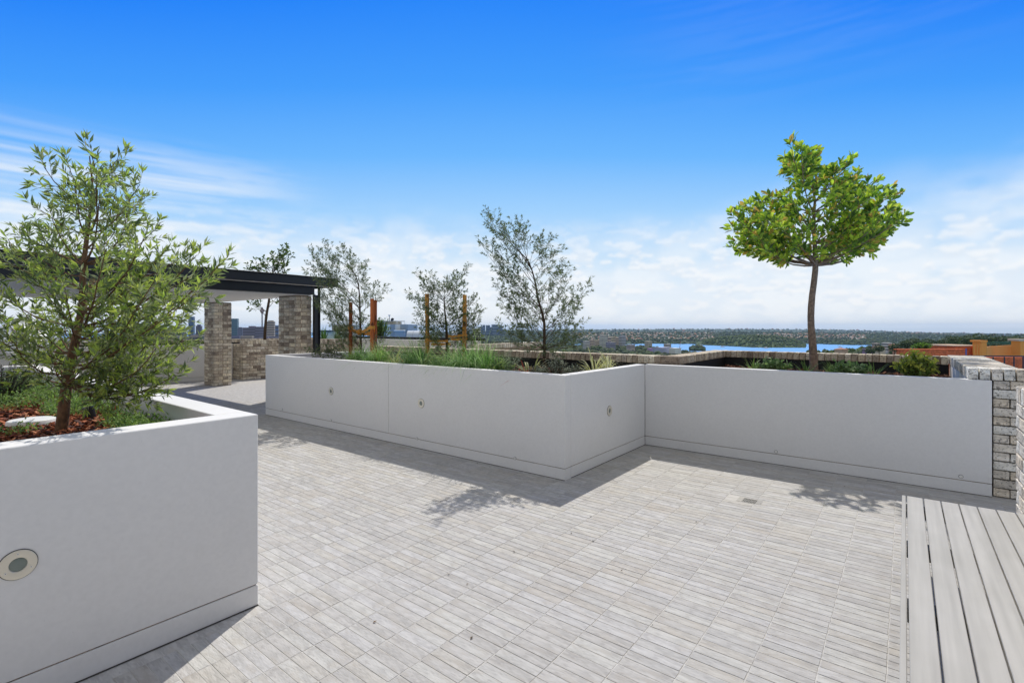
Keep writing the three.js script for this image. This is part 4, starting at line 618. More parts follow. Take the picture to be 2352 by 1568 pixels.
// ---------------------------------------------------------------- the land and the harbour
const SEA = -110;
const dirAt = (px, d, y) => V3(0, y, 0).addScaledVector(FW, d).addScaledVector(RT, d * (px - CX) / F);
{
  const wt = tex(512, 512, (u, v) => g1(fbm(u * 30, v * 30, 0, 4, 601, 30, 30)), 1 / 160, 1 / 160, false);
  const g = new THREE.CircleGeometry(12300, 96); g.rotateX(-Math.PI / 2); g.translate(0, SEA, 0); const uv = g.attributes.uv; for (let i = 0; i < uv.count; i++) uv.setXY(i, uv.getX(i) * 24600, uv.getY(i) * 24600);
  structure('harbour_water', g, new THREE.MeshPhysicalMaterial({ color: rgb(0.15, 0.38, 0.74), roughness: 0.7, specularIntensity: 0.35, bumpMap: wt, bumpScale: 0.25 }));
}
function land(name, { px0, px1, nx, d0, d1, nd, h, col }) {          // h(px, t, d) height in metres, t 0 near to 1 far
  const P = [], C = [], I = [];
  for (let j = 0; j <= nd; j++) for (let i = 0; i <= nx; i++) {
    const px = mix(px0, px1, i / nx), t = j / nd, a = typeof d0 === 'function' ? d0(px) : d0, b = typeof d1 === 'function' ? d1(px) : d1, d = mix(a, b, t), y = h(px, t, d), v = dirAt(px, d, y); P.push(v.x, v.y, v.z);
    const n = fbm(v.x / 90, v.z / 90, 0, 4, 611), n2 = n3(v.x / 25, v.z / 25, 0, 615), k = 0.6 + n * 0.5 + n2 * 0.3; C.push(col[0] * k, col[1] * k, col[2] * k);
  }
  for (let j = 0; j < nd; j++) for (let i = 0; i < nx; i++) { const o = j * (nx + 1) + i; I.push(o, o + 1, o + nx + 1, o + 1, o + nx + 2, o + nx + 1); }
  const g = new THREE.BufferGeometry(); g.setAttribute('position', new THREE.Float32BufferAttribute(P, 3)); g.setAttribute('color', new THREE.Float32BufferAttribute(C, 3)); g.setIndex(I); g.computeVertexNormals();
  return structure(name, g, M.land ||= std(rgb(1, 1, 1), 0.95, { vertexColors: true }));
}
const crestY = (py, d) => H - (py - CY) / F * d;
const FOREST = [0.045, 0.075, 0.035];
const ridgeTop = [[-500, 768], [300, 767], [900, 764], [1200, 759], [1350, 757.5], [1700, 756], [1900, 757.5], [2000, 760], [2120, 764], [2250, 766], [2352, 768], [2900, 770]];
const hRidge = (px, t) => SEA + 4 + (crestY(table(ridgeTop, px), 12500) - SEA) * smooth(0, 0.9, t) + (fbm(px / 14, t * 3, 0, 4, 621) - 0.5) * 22 * t;
land('far_ridge', { px0: -900, px1: 3200, nx: 420, d0: 7600, d1: 12500, nd: 14, h: hRidge, col: FOREST });
const shoreN = px => table([[1000, 3500], [1330, 3450], [1430, 3350], [1500, 3560], [1560, 3480], [1600, 3430], [1700, 3400], [1760, 3200], [1860, 3500], [1960, 3250], [2100, 3220], [2900, 3300]], px);
const topN = [[1000, 764], [1300, 763], [1500, 762.5], [1700, 762], [1850, 763], [1950, 765], [2050, 764], [2150, 766.5], [2250, 768.5], [2352, 770], [2900, 771]];
const hNorth = (px, t, d) => { const z = px / 40, roll = fbm(z * 0.9, t * 3, 0, 3, 631) - 0.5; return SEA - 3 + (crestY(table(topN, px), 6600) - SEA) * (0.30 * smooth(0, 0.06, t) + 0.70 * smooth(0.02, 1, t)) * (1 + roll * 0.35 * (1 - t)) + (fbm(px / 3, t * 40, 0, 3, 633) - 0.5) * 12 * smooth(0, 0.05, t); };
land('north_shore', { px0: 950, px1: 2900, nx: 420, d0: shoreN, d1: 6600, nd: 60, h: hNorth, col: FOREST });
const hHead = (px, t) => { const u = (px - 1752) / 98, e = 1 - u * u * (u > 0 ? 1 : 0.35); return SEA - 4 + 62 * Math.max(0, e) ** 0.7 * smooth(0, 0.3, t) * smooth(1.4, 0.5, t) + (fbm(px / 3, t * 14, 0, 3, 641) - 0.5) * 10 * smooth(0, 0.1, t); };
land('headland', { px0: 1600, px1: 1851, nx: 120, d0: px => mix(3250, 2820, smooth(1600, 1760, px)), d1: px => mix(3500, 3500, 1), nd: 22, h: hHead, col: [0.06, 0.095, 0.03] });
const hIsle = (px, t) => { const u = (px - 1602) / 20; return SEA - 3 + 22 * Math.sqrt(Math.max(0, 1 - u * u)) * Math.sin(Math.PI * clamp(t * 0.9 + 0.1)); };
land('wooded_island', { px0: 1582, px1: 1622, nx: 20, d0: 2420, d1: 2560, nd: 8, h: hIsle, col: FOREST });
const penTop = [[600, 788], [1100, 788], [1280, 792], [1340, 796], [1400, 794], [1470, 797], [1526, 800], [1560, 807], [1600, 813], [1720, 825]];
const hPen = (px, t, d) => Math.max(SEA - 4, Math.min(mix(-62, crestY(table(penTop, px), 1900), smooth(0, 0.72, t)), mix(crestY(table(penTop, px), 1900), SEA - 8, smooth(0.75, 1, t))) + (fbm(px / 4, t * 30, 0, 3, 651) - 0.5) * 10);
land('peninsula', { px0: -700, px1: 1730, nx: 300, d0: 150, d1: 2350, nd: 60, h: hPen, col: [0.05, 0.075, 0.035] });
land('city_ground', { px0: -1200, px1: 1120, nx: 60, d0: 2300, d1: 5200, nd: 10, h: () => -96, col: [0.09, 0.09, 0.09] });
const eastTop = [[1700, 830], [1900, 815], [1970, 806], [2040, 800], [2150, 797], [2260, 791], [2352, 788], [2900, 782]];
const hEast = (px, t, d) => mix(-60, crestY(table(eastTop, px), 900), smooth(0, 0.8, t)) - 70 * smooth(0.85, 1, t) + (fbm(px / 6, t * 20, 0, 3, 661) - 0.5) * 6;
land('east_slope', { px0: 1730, px1: 3200, nx: 160, d0: 120, d1: 1150, nd: 40, h: hEast, col: [0.05, 0.075, 0.03] });

// tree cover too far off to count
function woods(name, label, n, seed, place, size, cols) {
  const R = rng(seed), g = new THREE.IcosahedronGeometry(1, 1), ps = g.attributes.position; for (let i = 0; i < ps.count; i++) { const v = V3().fromBufferAttribute(ps, i), k = 0.75 + 0.5 * n3(v.x * 2 + 5, v.y * 2, v.z * 2, seed); ps.setXYZ(i, v.x * k, v.y * k, v.z * k); } g.computeVertexNormals();
  const im = shadows(new THREE.InstancedMesh(g, M.woods ||= std(rgb(1, 1, 1), 0.95), n)), m = new THREE.Matrix4(), q = new THREE.Quaternion(), c = new THREE.Color();
  for (let i = 0; i < n; i++) { const p = place(R), s = size * (0.6 + 0.8 * R()); q.setFromAxisAngle(V3(0, 1, 0), R() * 6.3); m.compose(p, q, V3(s, s * (0.7 + 0.5 * R()), s)); im.setMatrixAt(i, m); const k = cols[Math.floor(R() * cols.length)], w = 0.7 + 0.6 * R(); im.setColorAt(i, c.setRGB(k[0] * w, k[1] * w, k[2] * w)); }
  im.name = numbered(name); im.userData = { kind: 'stuff', label, category: 'trees' }; scene.add(im);
}
const TC = [[0.05, 0.085, 0.03], [0.07, 0.11, 0.035], [0.04, 0.065, 0.03], [0.085, 0.11, 0.045]];
woods('distant_woods', 'tree cover of the north shore across the harbour', 9000, 701, R => { const px = mix(1000, 2600, R()), t = R() ** 1.3, d = mix(shoreN(px), 6600, t); return dirAt(px, d, hNorth(px, t, d) + 3); }, 9, TC);
woods('headland_woods', 'bush covering the round headland in the harbour', 1500, 702, R => { const px = mix(1615, 1850, R()), t = R(), d = mix(mix(3250, 2820, smooth(1600, 1760, px)), 3500, t); return dirAt(px, d, hHead(px, t) + 2); }, 7, [[0.075, 0.12, 0.03], [0.06, 0.095, 0.03], [0.10, 0.13, 0.04]]);
woods('island_trees', 'trees covering the small island near the coping', 160, 703, R => { const px = mix(1585, 1619, R()), t = R(); return dirAt(px, mix(2420, 2560, t), hIsle(px, t) + 3); }, 6, TC);
woods('peninsula_trees', 'tree cover between the apartment towers of the peninsula', 3600, 704, R => { const px = mix(1000, 1705, R()), t = mix(0.3, 0.98, R()), d = mix(150, 2350, t); return dirAt(px, d, hPen(px, t, d) + 2); }, 6, TC);
woods('slope_trees', 'tree cover on the near slope behind the orange rooftop', 1500, 705, R => { const px = mix(1830, 2700, R()), t = mix(0.3, 0.95, R()), d = mix(120, 1150, t); return dirAt(px, d, hEast(px, t, d) + 1.5); }, 3.6, [...TC, [0.09, 0.13, 0.03]]);
woods('ridge_trees', 'tree cover along the farthest ridge', 3500, 706, R => { const px = mix(-600, 3000, R()), t = R(); return dirAt(px, mix(7600, 12500, t), hRidge(px, t) + 4); }, 14, TC);

// ---------------------------------------------------------------- houses on the far shores
{
  const R = rng(720), wallCols = [[0.62, 0.54, 0.44], [0.70, 0.66, 0.58], [0.55, 0.45, 0.36], [0.75, 0.73, 0.70]].map(c => std(rgb(...c), 0.9)), roofCols = [[0.42, 0.16, 0.09], [0.36, 0.20, 0.14], [0.30, 0.28, 0.27], [0.48, 0.22, 0.13]].map(c => std(rgb(...c), 0.9));
  const wallG = new THREE.BoxGeometry(1, 1, 1); wallG.translate(0, 0.5, 0); const roofG = new THREE.ConeGeometry(0.80, 0.55, 4); roofG.rotateY(Math.PI / 4); roofG.translate(0, 1.275, 0);
  const spot = k => { for (;;) { let px, t, d; if (k < 0.9) { px = R() < 0.55 ? mix(1310, 1640, R()) : mix(1740, 1990, R()); t = px < 1700 ? mix(0.10, 0.85, R()) : mix(0.25, 0.72, R()); if (px > 1640 && R() < 0.3) continue; d = mix(shoreN(px), 6600, t); return dirAt(px, d, hNorth(px, t, d) + 3); } px = mix(1950, 2352, R()); t = mix(0.82, 0.98, R()); d = mix(shoreN(px), 6600, t); return dirAt(px, d, hNorth(px, t, d) + 3); } };
  for (let i = 0; i < 220; i++) {
    const p = spot(R()), s = 9 + R() * 7, o = thing('hillside_house', 'small house among trees on the shore across the harbour', 'house', [p.x, p.y, p.z], 'houses across the harbour'); o.scale.set(s * (1 + R() * 0.7), s * 0.55, s); o.rotation.y = R() * 3;
    const w = shadows(new THREE.Mesh(wallG, wallCols[Math.floor(R() * 4)])); w.name = 'wall'; o.add(w); const f = shadows(new THREE.Mesh(roofG, roofCols[Math.floor(R() * 4)])); f.name = 'roof'; o.add(f);
  }
  const n = 650, im = shadows(new THREE.InstancedMesh(mergeGeometries([wallG.toNonIndexed(), roofG.toNonIndexed()]), std(rgb(1, 1, 1), 0.9), n)), m = new THREE.Matrix4(), q = new THREE.Quaternion(), c = new THREE.Color();
  for (let i = 0; i < n; i++) { const far = R() < 0.12; let p; if (far) { const px = mix(1250, 2400, R()), t = mix(0.3, 0.95, R()); p = dirAt(px, mix(7600, 12500, t), hRidge(px, t) + 8); } else p = spot(R()); const s = (far ? 20 : 8.5) * (0.7 + R() * 0.7); q.setFromAxisAngle(V3(0, 1, 0), R() * 3); m.compose(p, q, V3(s * (1 + R() * 0.8), s * 0.6, s)); im.setMatrixAt(i, m); const k = [[0.6, 0.5, 0.4], [0.7, 0.66, 0.6], [0.42, 0.2, 0.13], [0.5, 0.4, 0.33]][Math.floor(R() * 4)]; im.setColorAt(i, c.setRGB(...k)); }
  im.name = 'distant_houses'; im.userData = { kind: 'stuff', label: 'mass of tiny distant houses on the far hills', category: 'houses' }; scene.add(im);
}
// ---------------------------------------------------------------- towers
const glassM = std(rgb(0.05, 0.10, 0.16), 0.25), darkBand = std(rgb(0.10, 0.10, 0.12), 0.6);
function tower(name, label, px0, px1, pyTop, baseY, depth, color, { bands = 0, bandMat = darkBand, top, fins = 0, category = 'building', turn = 0.25, deep = 0.9 } = {}) {
  const c = dirAt((px0 + px1) / 2, depth, baseY), w = (px1 - px0) / F * depth / (1 + 0.25 * deep * Math.sin(turn)), yTop = crestY(pyTop, depth), h = yTop - baseY, d = w * deep, r = thing(name, label, category, [c.x, baseY, c.z]); r.rotation.y = YAW + turn;
  const put = (nm, g, m) => { const o = shadows(new THREE.Mesh(g, m)); o.name = nm; r.add(o); return o; }, b = (w, h, d, x, y, z) => { const g = new THREE.BoxGeometry(w, h, d); g.translate(x, y + h / 2, z); return g; };
  put('body', b(w, h, d, 0, 0, 0), std(rgb(...color), 0.8));
  const vis = Math.min(h, (793 - pyTop) / F * depth + 8), step = vis / Math.max(1, bands);
  for (let i = 0; i < bands; i++) put('window_band', b(w * 1.006, step * 0.45, d * 1.006, 0, h - step * (i + 0.85), 0), bandMat);
  for (let i = 0; i < fins; i++) put('pier', b(w * 0.05, vis, d * 1.03, -w / 2 + w * (i + 0.5) / fins, h - vis - 0.3, 0), std(rgb(...color.map(v => v * 0.9)), 0.8));
  if (top) put('roof_plant', b(w * top[0], top[1], d * top[0], 0, h, 0), std(rgb(...color.map(v => v * 0.85)), 0.8));
  return r;
}
const C0 = -100;
tower('office_tower', 'teal glass tower beside the left brick column', 532, 546, 731.5, C0, 3200, [0.10, 0.22, 0.26], { bands: 12, bandMat: glassM });
tower('office_tower', 'slim blue office tower next to the teal glass tower', 546.5, 557.5, 753, C0, 3150, [0.16, 0.18, 0.26], { fins: 4, top: [0.7, 5] });
tower('office_block', 'wide violet-grey office block in front of the observation tower', 562, 596, 752, C0, 3000, [0.20, 0.17, 0.22], { bands: 6, top: [0.4, 9] });
tower('office_block', 'violet-grey block at the foot of the observation tower', 588, 612, 750, C0, 2950, [0.19, 0.17, 0.23], { bands: 7 });
tower('apartment_tower', 'beige apartment tower left of the canopy corner column', 614, 630, 738, C0, 2600, [0.50, 0.43, 0.34], { bands: 11, top: [0.7, 5] });
tower('office_tower', 'blue tower edge peeping beside the canopy corner column', 631, 639, 747, C0, 3100, [0.12, 0.20, 0.36], { bands: 5 });
tower('office_tower', 'tall blue tower seen left of the left brick column', 434, 445, 727, C0, 3200, [0.07, 0.14, 0.28], { bands: 8, bandMat: glassM });
tower('office_tower', 'dark stepped tower close to the left brick column', 451, 462, 748, C0, 3100, [0.10, 0.10, 0.17], { top: [0.6, 8], bands: 6 });
[[300, 322, 747, [0.14, 0.16, 0.24], 'grey-blue block seen through the bushy tree'], [322, 338, 755, [0.2, 0.2, 0.27], 'low pale block seen through the bushy tree'], [345, 366, 750, [0.16, 0.17, 0.25], 'broad violet block seen through the bushy tree'], [376, 400, 757, [0.25, 0.22, 0.24], 'low brownish block behind the bushy tree'], [404, 424, 752, [0.22, 0.24, 0.28], 'pale narrow block near the tall blue tower'], [462, 470, 757, [0.18, 0.18, 0.24], 'narrow block just left of the left brick column'], [286, 300, 757, [0.18, 0.18, 0.26], 'small block at the edge of the skyline in the leaves'], [723, 733, 742, [0.14, 0.22, 0.38], 'blue tower top beside the black steel post'], [765, 771, 746, [0.14, 0.2, 0.34], 'narrow blue tower top above the white roof house']].forEach(([a, b, t, c, l]) => tower('office_block', l, a, b, t, C0, 3050, c, { bands: 5 }));
[[548, 580, 771, 2500, [0.38, 0.33, 0.27], 'low tan terrace roofs under the violet blocks'], [440, 466, 769, 2500, [0.36, 0.3, 0.27], 'low tan building left of the left brick column'], [596, 616, 773, 2400, [0.22, 0.2, 0.26], 'low dark building below the observation tower'], [532, 550, 771, 2450, [0.16, 0.16, 0.24], 'low dark building beside the left brick column'], [470, 532, 772, 2450, [0.2, 0.19, 0.25], 'low building row behind the left brick column'], [616, 640, 772, 2450, [0.18, 0.18, 0.25], 'low dark building below the beige apartment tower'], [270, 330, 771, 2450, [0.22, 0.2, 0.26], 'long low building seen through the bushy tree'], [330, 440, 772, 2500, [0.2, 0.18, 0.24], 'long dark building seen through the bushy tree']].forEach(([a, b, t, d, c, l]) => tower('low_building', l, a, b, t, C0, d, c, { bands: 2, turn: 0.1, deep: 0.4 }));
{ // observation tower
  const D = 3400, c = dirAt(601.5, D, C0), s = D / F, r = thing('observation_tower', 'slender observation tower with a turret on a thin shaft', 'tower', [c.x, C0, c.z]), y = py => crestY(py, D) - C0, put = (nm, pts, m) => { const o = shadows(new THREE.Mesh(new THREE.LatheGeometry(pts.map(q => new THREE.Vector2(...q)), 20), m)); o.name = nm; r.add(o); };
  put('shaft', [[5.2, 0], [4.2, y(740)], [4.0, y(719)]], std(rgb(0.22, 0.21, 0.24), 0.7)); put('turret', [[4.2, y(721)], [10, y(717)], [13.5, y(714)], [13.5, y(711.5)], [9, y(709.5)], [9, y(708.6)], [3, y(708)]], std(rgb(0.40, 0.30, 0.26), 0.6)); put('mast', [[6.5, y(708)], [6.5, y(706)], [1, y(706)], [0.6, y(703)], [0.01, y(702)]], std(rgb(0.35, 0.33, 0.34), 0.6));
}
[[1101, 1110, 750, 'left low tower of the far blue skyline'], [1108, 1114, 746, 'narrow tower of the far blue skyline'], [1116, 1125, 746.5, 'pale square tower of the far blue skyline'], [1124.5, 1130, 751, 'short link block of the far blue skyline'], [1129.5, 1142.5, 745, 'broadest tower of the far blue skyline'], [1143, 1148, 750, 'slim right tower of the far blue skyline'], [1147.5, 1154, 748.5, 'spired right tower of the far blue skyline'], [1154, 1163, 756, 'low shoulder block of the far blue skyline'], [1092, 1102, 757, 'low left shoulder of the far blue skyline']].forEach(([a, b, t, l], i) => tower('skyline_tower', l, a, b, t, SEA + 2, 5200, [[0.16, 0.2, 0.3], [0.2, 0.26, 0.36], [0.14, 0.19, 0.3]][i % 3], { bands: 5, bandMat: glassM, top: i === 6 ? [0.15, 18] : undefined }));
[[1086.5, 1103, 754, 1250, [0.58, 0.48, 0.34], 'tan apartment tower with balconies beside the right golden stake', 8], [1354, 1364.5, 779.5, 1700, [0.46, 0.36, 0.29], 'short brown apartment block at the left of the peninsula', 5], [1364, 1376, 781, 1750, [0.5, 0.38, 0.28], 'low orange-brown block beside the tallest peninsula tower', 4], [1378.6, 1394, 769.5, 1600, [0.52, 0.47, 0.41], 'tallest grey-beige apartment slab on the peninsula', 10], [1394.5, 1403, 774, 1720, [0.48, 0.37, 0.30], 'plain brown tower right of the tallest slab', 4], [1404, 1413, 773.5, 1760, [0.50, 0.40, 0.28], 'yellow-brown tower in the middle of the peninsula row', 5], [1413, 1422, 775, 1800, [0.42, 0.33, 0.25], 'ribbed brown tower in the peninsula row', 5], [1423, 1436, 770.5, 1750, [0.34, 0.35, 0.38], 'grey stepped tower at the right of the peninsula row', 8], [1441, 1457, 791, 1500, [0.36, 0.31, 0.30], 'squat brown block below the grey stepped tower', 4], [1482.5, 1496.5, 783, 1800, [0.50, 0.41, 0.31], 'lone tan apartment tower in front of the water', 6], [1526.5, 1540, 789.5, 1800, [0.40, 0.36, 0.33], 'boxy brown block beside the crane mast', 4], [1394, 1412, 786, 1500, [0.22, 0.22, 0.30], 'dark blue-grey block under the brown towers', 4], [1488, 1500, 799, 1500, [0.26, 0.18, 0.30], 'purple-walled block near the brick coping', 2], [1504, 1540, 797.5, 1480, [0.26, 0.28, 0.38], 'wide blue-grey block near the brick coping', 3], [1540, 1562, 799, 1450, [0.55, 0.5, 0.42], 'low cream terrace near the brick coping', 2], [1340, 1353, 783, 1600, [0.6, 0.58, 0.52], 'white banded block seen behind the olive leaves', 5]].forEach(([a, b, t, d, c, l, n]) => tower('apartment_block', l, a, b, t, -72, d, c.map(v => Math.min(0.78, v * 1.7)), { bands: n, turn: 0.5 }));
[[2006, 2018.5, 787.5, 800, [0.55, 0.47, 0.42], 'pinkish apartment block on the near slope', 3], [2029.5, 2046, 786.5, 780, [0.72, 0.71, 0.70], 'white villa block on the near slope', 3], [2046, 2062, 792, 760, [0.5, 0.26, 0.17], 'red-roofed house beside the white villa', 0], [2010, 2030, 798, 600, [0.6, 0.52, 0.42], 'cream house among the slope trees', 0], [1922, 1944, 802, 700, [0.55, 0.4, 0.3], 'brown roofed house at the water edge behind the tree trunk', 0], [1985, 2002, 800.5, 650, [0.3, 0.2, 0.36], 'purple house at the water edge', 1], [2150, 2180, 794, 420, [0.62, 0.56, 0.48], 'pale tiled villa behind the green roof bush', 0], [2100, 2130, 796, 440, [0.5, 0.36, 0.27], 'brown villa left of the pale tiled villa', 0], [2310, 2352, 789, 420, [0.6, 0.5, 0.42], 'villa roof behind the orange pillar', 0]].forEach(([a, b, t, d, c, l, n]) => { const r = tower('slope_house', l, a, b, t, -70, d, c, { bands: n, turn: 0.4 }); if (!n) { const w = (b - a) / F * d, g = new THREE.ConeGeometry(w * 0.72, w * 0.18, 4); g.rotateY(Math.PI / 4); g.translate(0, crestY(t, d) + 70 + w * 0.09, 0); const o = shadows(new THREE.Mesh(g, std(rgb(0.34, 0.17, 0.11), 0.9))); o.name = 'roof'; r.add(o); } });
{ // boats
  const hullM = std(rgb(0.8, 0.8, 0.8), 0.5);
  [[1518.5, 788.5, 1, 'white sailing boat with its mast up off the peninsula'], [1610, 793, 0, 'small dark ferry off the wooded shore'], [1440, 789.5, 0, 'white motor boat near the left shore'], [1660, 797, 0, 'tiny white boat crossing the open water'], [1760, 800, 0, 'white launch just off the round headland'], [1930, 797, 0, 'small white boat to the right of the headland']].forEach(([px, py, sail, label]) => {
    const p = onH(px, py, SEA), r = thing('boat', label, 'boat', [p.x, SEA, p.z], 'boats on the harbour'), sc = 1.3; const s = new THREE.Shape(); s.moveTo(-9, 0); s.lineTo(8, 0); s.lineTo(11, 3); s.lineTo(-10, 3); const g = new THREE.ExtrudeGeometry(s, { depth: 5, bevelEnabled: false }); g.translate(0, 0, -2.5); const put = (n, g, m) => { const o = shadows(new THREE.Mesh(g, m)); o.name = n; o.rotation.y = YAW; o.scale.setScalar(sc); r.add(o); }; put('hull', g, hullM); const cb = new THREE.BoxGeometry(8, 2.5, 3.6); cb.translate(-1, 4.2, 0); put('cabin', cb, hullM); if (sail) { const m = new THREE.CylinderGeometry(0.25, 0.3, 22, 6); m.translate(1, 14, 0); put('mast', m, hullM); const q = new THREE.Shape(); q.moveTo(0, 0); q.lineTo(-7, 0); q.lineTo(0, 16); const sg = new THREE.ExtrudeGeometry(q, { depth: 0.3, bevelEnabled: false }); sg.translate(0.8, 5.5, 0); put('sail', sg, hullM); }
  });
}
{ // crane mast on the shore
  const a = at(1561, 803, 1700), b = at(1563.5, 783, 1700), r = thing('crane', 'thin red crane mast standing by the water', 'crane', [a.x, a.y, a.z]); part(r, 'mast', tube([a, a.clone().lerp(b, 0.5), b], [0.9, 0.8, 0.5], 5), std(rgb(0.5, 0.2, 0.16), 0.7)); const c = at(1569, 796, 1700); part(r, 'jib', tube([a.clone().lerp(b, 0.2), a.clone().lerp(c, 0.6), c], [0.4, 0.4, 0.3], 4), std(rgb(0.45, 0.4, 0.38), 0.7));
}

// ---------------------------------------------------------------- neighbouring rooftops
// a block between picture columns at one depth, thickness going away from the camera
function block(root, name, px0, px1, py0, py1, depth, thick, m, turn = 0) {
  const a = at(px0, py1, depth), b = at(px1, py0, depth), w = (px1 - px0) / F * depth, h = b.y - a.y, g = cbox(w, h, thick, Math.min(0.01, w / 4), 0, h / 2, -thick / 2); g.rotateY(YAW + turn); const c = a.clone().add(b).multiplyScalar(0.5); g.translate(c.x, a.y, c.z); return part(root, name, g, m);
}
{
  const or = std(srgb(250, 158, 66), 0.85, { map: renderTex }), rb = std(srgb(226, 112, 60), 0.9, { map: brickTex }), rail = M.steel, D = 26;
  const o = at(2250, 815, D), r = thing('orange_rooftop', 'orange rendered rooftop wall with pillars and red brick next door', 'building', [o.x, o.y - 4, o.z]);
  block(r, 'brick_wall', 2070, 2218, 803.5, 900, D, 0.3, rb); block(r, 'wall_cap', 2066, 2222, 801.5, 804, D + 0.0, 0.4, rb); block(r, 'brick_block', 2195, 2262, 795, 900, D + 0.9, 2, rb); block(r, 'block_cap', 2193, 2264, 793, 795.2, D + 0.88, 2.1, std(srgb(196, 168, 140), 0.9));
  block(r, 'pillar', 2254.5, 2268, 784, 900, D + 0.3, 0.5, or); block(r, 'pillar_cap', 2252.5, 2270, 781.5, 785.5, D + 0.25, 0.6, or);
  // curved wall
  { const P = [], n = 16; for (let i = 0; i < n; i++) for (const k of [0, 1]) { const f = (i + k) / n; P.push([mix(2268, 2420, f), D + 0.5 + 2.2 * Math.sin(Math.PI * f)]); } const pos = []; for (let i = 0; i < n; i++) { const [p0, d0] = P[2 * i], [p1, d1] = P[2 * i + 1], yb = at(0, 900, D).y, yt = at(0, 796, D + 0.5).y, a = dirAt(p0, d0, yb), b = dirAt(p1, d1, yb), c = dirAt(p1, d1, yt), d = dirAt(p0, d0, yt); for (const v of [a, b, c, a, c, d]) pos.push(v.x, v.y, v.z); const a2 = dirAt(p0, d0 + 0.3, yt), b2 = dirAt(p1, d1 + 0.3, yt); for (const v of [d, c, b2, d, b2, a2]) pos.push(v.x, v.y, v.z); } part(r, 'curved_wall', finish(pos), std(srgb(252, 168, 80), 0.85, { map: renderTex, side: THREE.DoubleSide })); }
  block(r, 'pillar', 2345, 2358, 782, 900, D + 0.2, 0.5, or); block(r, 'pillar_cap', 2341, 2362, 778, 783, D + 0.15, 0.6, std(srgb(196, 178, 150), 0.9));
  const gp = std(srgb(44, 92, 66), 0.6); block(r, 'pergola_beam', 2268, 2346, 785, 788, D + 1.6, 0.12, gp); block(r, 'pergola_beam', 2268, 2346, 789.5, 791, D + 2.2, 0.12, gp); block(r, 'pergola_beam', 2146, 2195, 803, 805.5, D + 1.2, 0.12, gp);
  for (const px of [2238.5, 2244.5, 2251]) { const a = at(px, 816, D - 0.3), b = at(px, 791.5, D - 0.3); part(r, 'vent_pipe', tube([a, b], [0.045, 0.045], 10), or); }
  { const a = at(2220, 815, D - 0.4), b = at(2220, 800, D - 0.4); part(r, 'blue_pipe', tube([a, b], [0.03, 0.03], 8), std(srgb(70, 96, 150), 0.6)); }
  const q = at(2300, 820, 14), t = thing('steel_railing', 'dark steel railing beyond the wide brick wall', 'railing', [q.x, q.y - 1, q.z]);
  block(t, 'top_rail', 2226, 2440, 816.5, 819.5, 14, 0.05, rail, -0.12); for (const px of [2282, 2308, 2330, 2351]) block(t, 'baluster', px, px + 2.4, 819.5, 880, 14, 0.03, rail, -0.12);
  const w = at(2300, 825, 17), k = thing('red_brick_wall', 'red-brown brick wall seen under the steel railing', 'wall', [w.x, w.y - 2, w.z]); block(k, 'wall', 2240, 2460, 820, 950, 17, 0.3, rb);
  const bp = at(2120, 806, D + 1); bush('roof_bush', 'bright green bush above the red brick rooftop wall', bp, { seed: 580, stems: 60, per: 22, rx: 0.5, h: 0.42, leaf: 0.11, wide: 0.5, shape: 1, cols: [[0.13, 0.26, 0.03], [0.2, 0.36, 0.04], [0.08, 0.16, 0.03]] });
}
{ // trees on the near slope that can be told apart
  const kinds = [[2020, 800, 500, 3.2], [2056, 798, 430, 3], [2083, 790, 380, 2.8], [2098, 786, 420, 3.4], [2130, 789, 360, 3.2], [2168, 790, 340, 2.8], [2190, 783, 380, 4.4], [2224, 782, 360, 4], [2246, 780, 400, 5], [2280, 781, 380, 4.2], [2306, 783, 360, 3.6], [2332, 785, 340, 3.6], [2352, 783, 360, 4.6], [2000, 806, 480, 2.8]];
  const wm = M.barkDark; kinds.forEach(([px, py, d, s], i) => {
    const R = rng(800 + i), c = at(px, py, d), r = thing('slope_tree', 'dark rounded tree on the near slope beyond the orange rooftop', 'tree', [c.x, c.y - s * 2.2, c.z], 'trees on the near slope'), L = new Leaves();
    for (let k = 0; k < 420; k++) { const v = rv(R), q = 0.55 + 0.5 * fbm(v.x * 2 + i, v.y * 2, v.z * 2, 3, 820), p = c.clone().add(V3(v.x * s * 1.25 * q * 1.4, v.y * s * 0.8 * q * 1.4, v.z * s * 1.25 * q * 1.4)); L.leaf(p, rv(R), rv(R), 0.9, 0.8, pickCol([[0.04, 0.07, 0.03], [0.06, 0.10, 0.035], [0.09, 0.13, 0.04]], R), 1); }
    part(r, 'trunk', tube([V3(c.x, c.y - s * 2.2, c.z), V3(c.x, c.y - s, c.z), c.clone()], [0.35, 0.28, 0.15], 6), wm); const core = new THREE.IcosahedronGeometry(s * 0.75, 2), ps = core.attributes.position; for (let k = 0; k < ps.count; k++) { const v = V3().fromBufferAttribute(ps, k), q = 0.8 + 0.45 * fbm(v.x + i, v.y, v.z, 3, 830); ps.setXYZ(k, v.x * q * 1.2, v.y * q * 0.8, v.z * q * 1.2); } core.computeVertexNormals(); core.translate(c.x, c.y, c.z); const cr = part(r, 'crown', L.geo(), M.leaf); part(cr, 'inner_foliage', core, std(rgb(0.05, 0.08, 0.03), 0.95));
  });
}
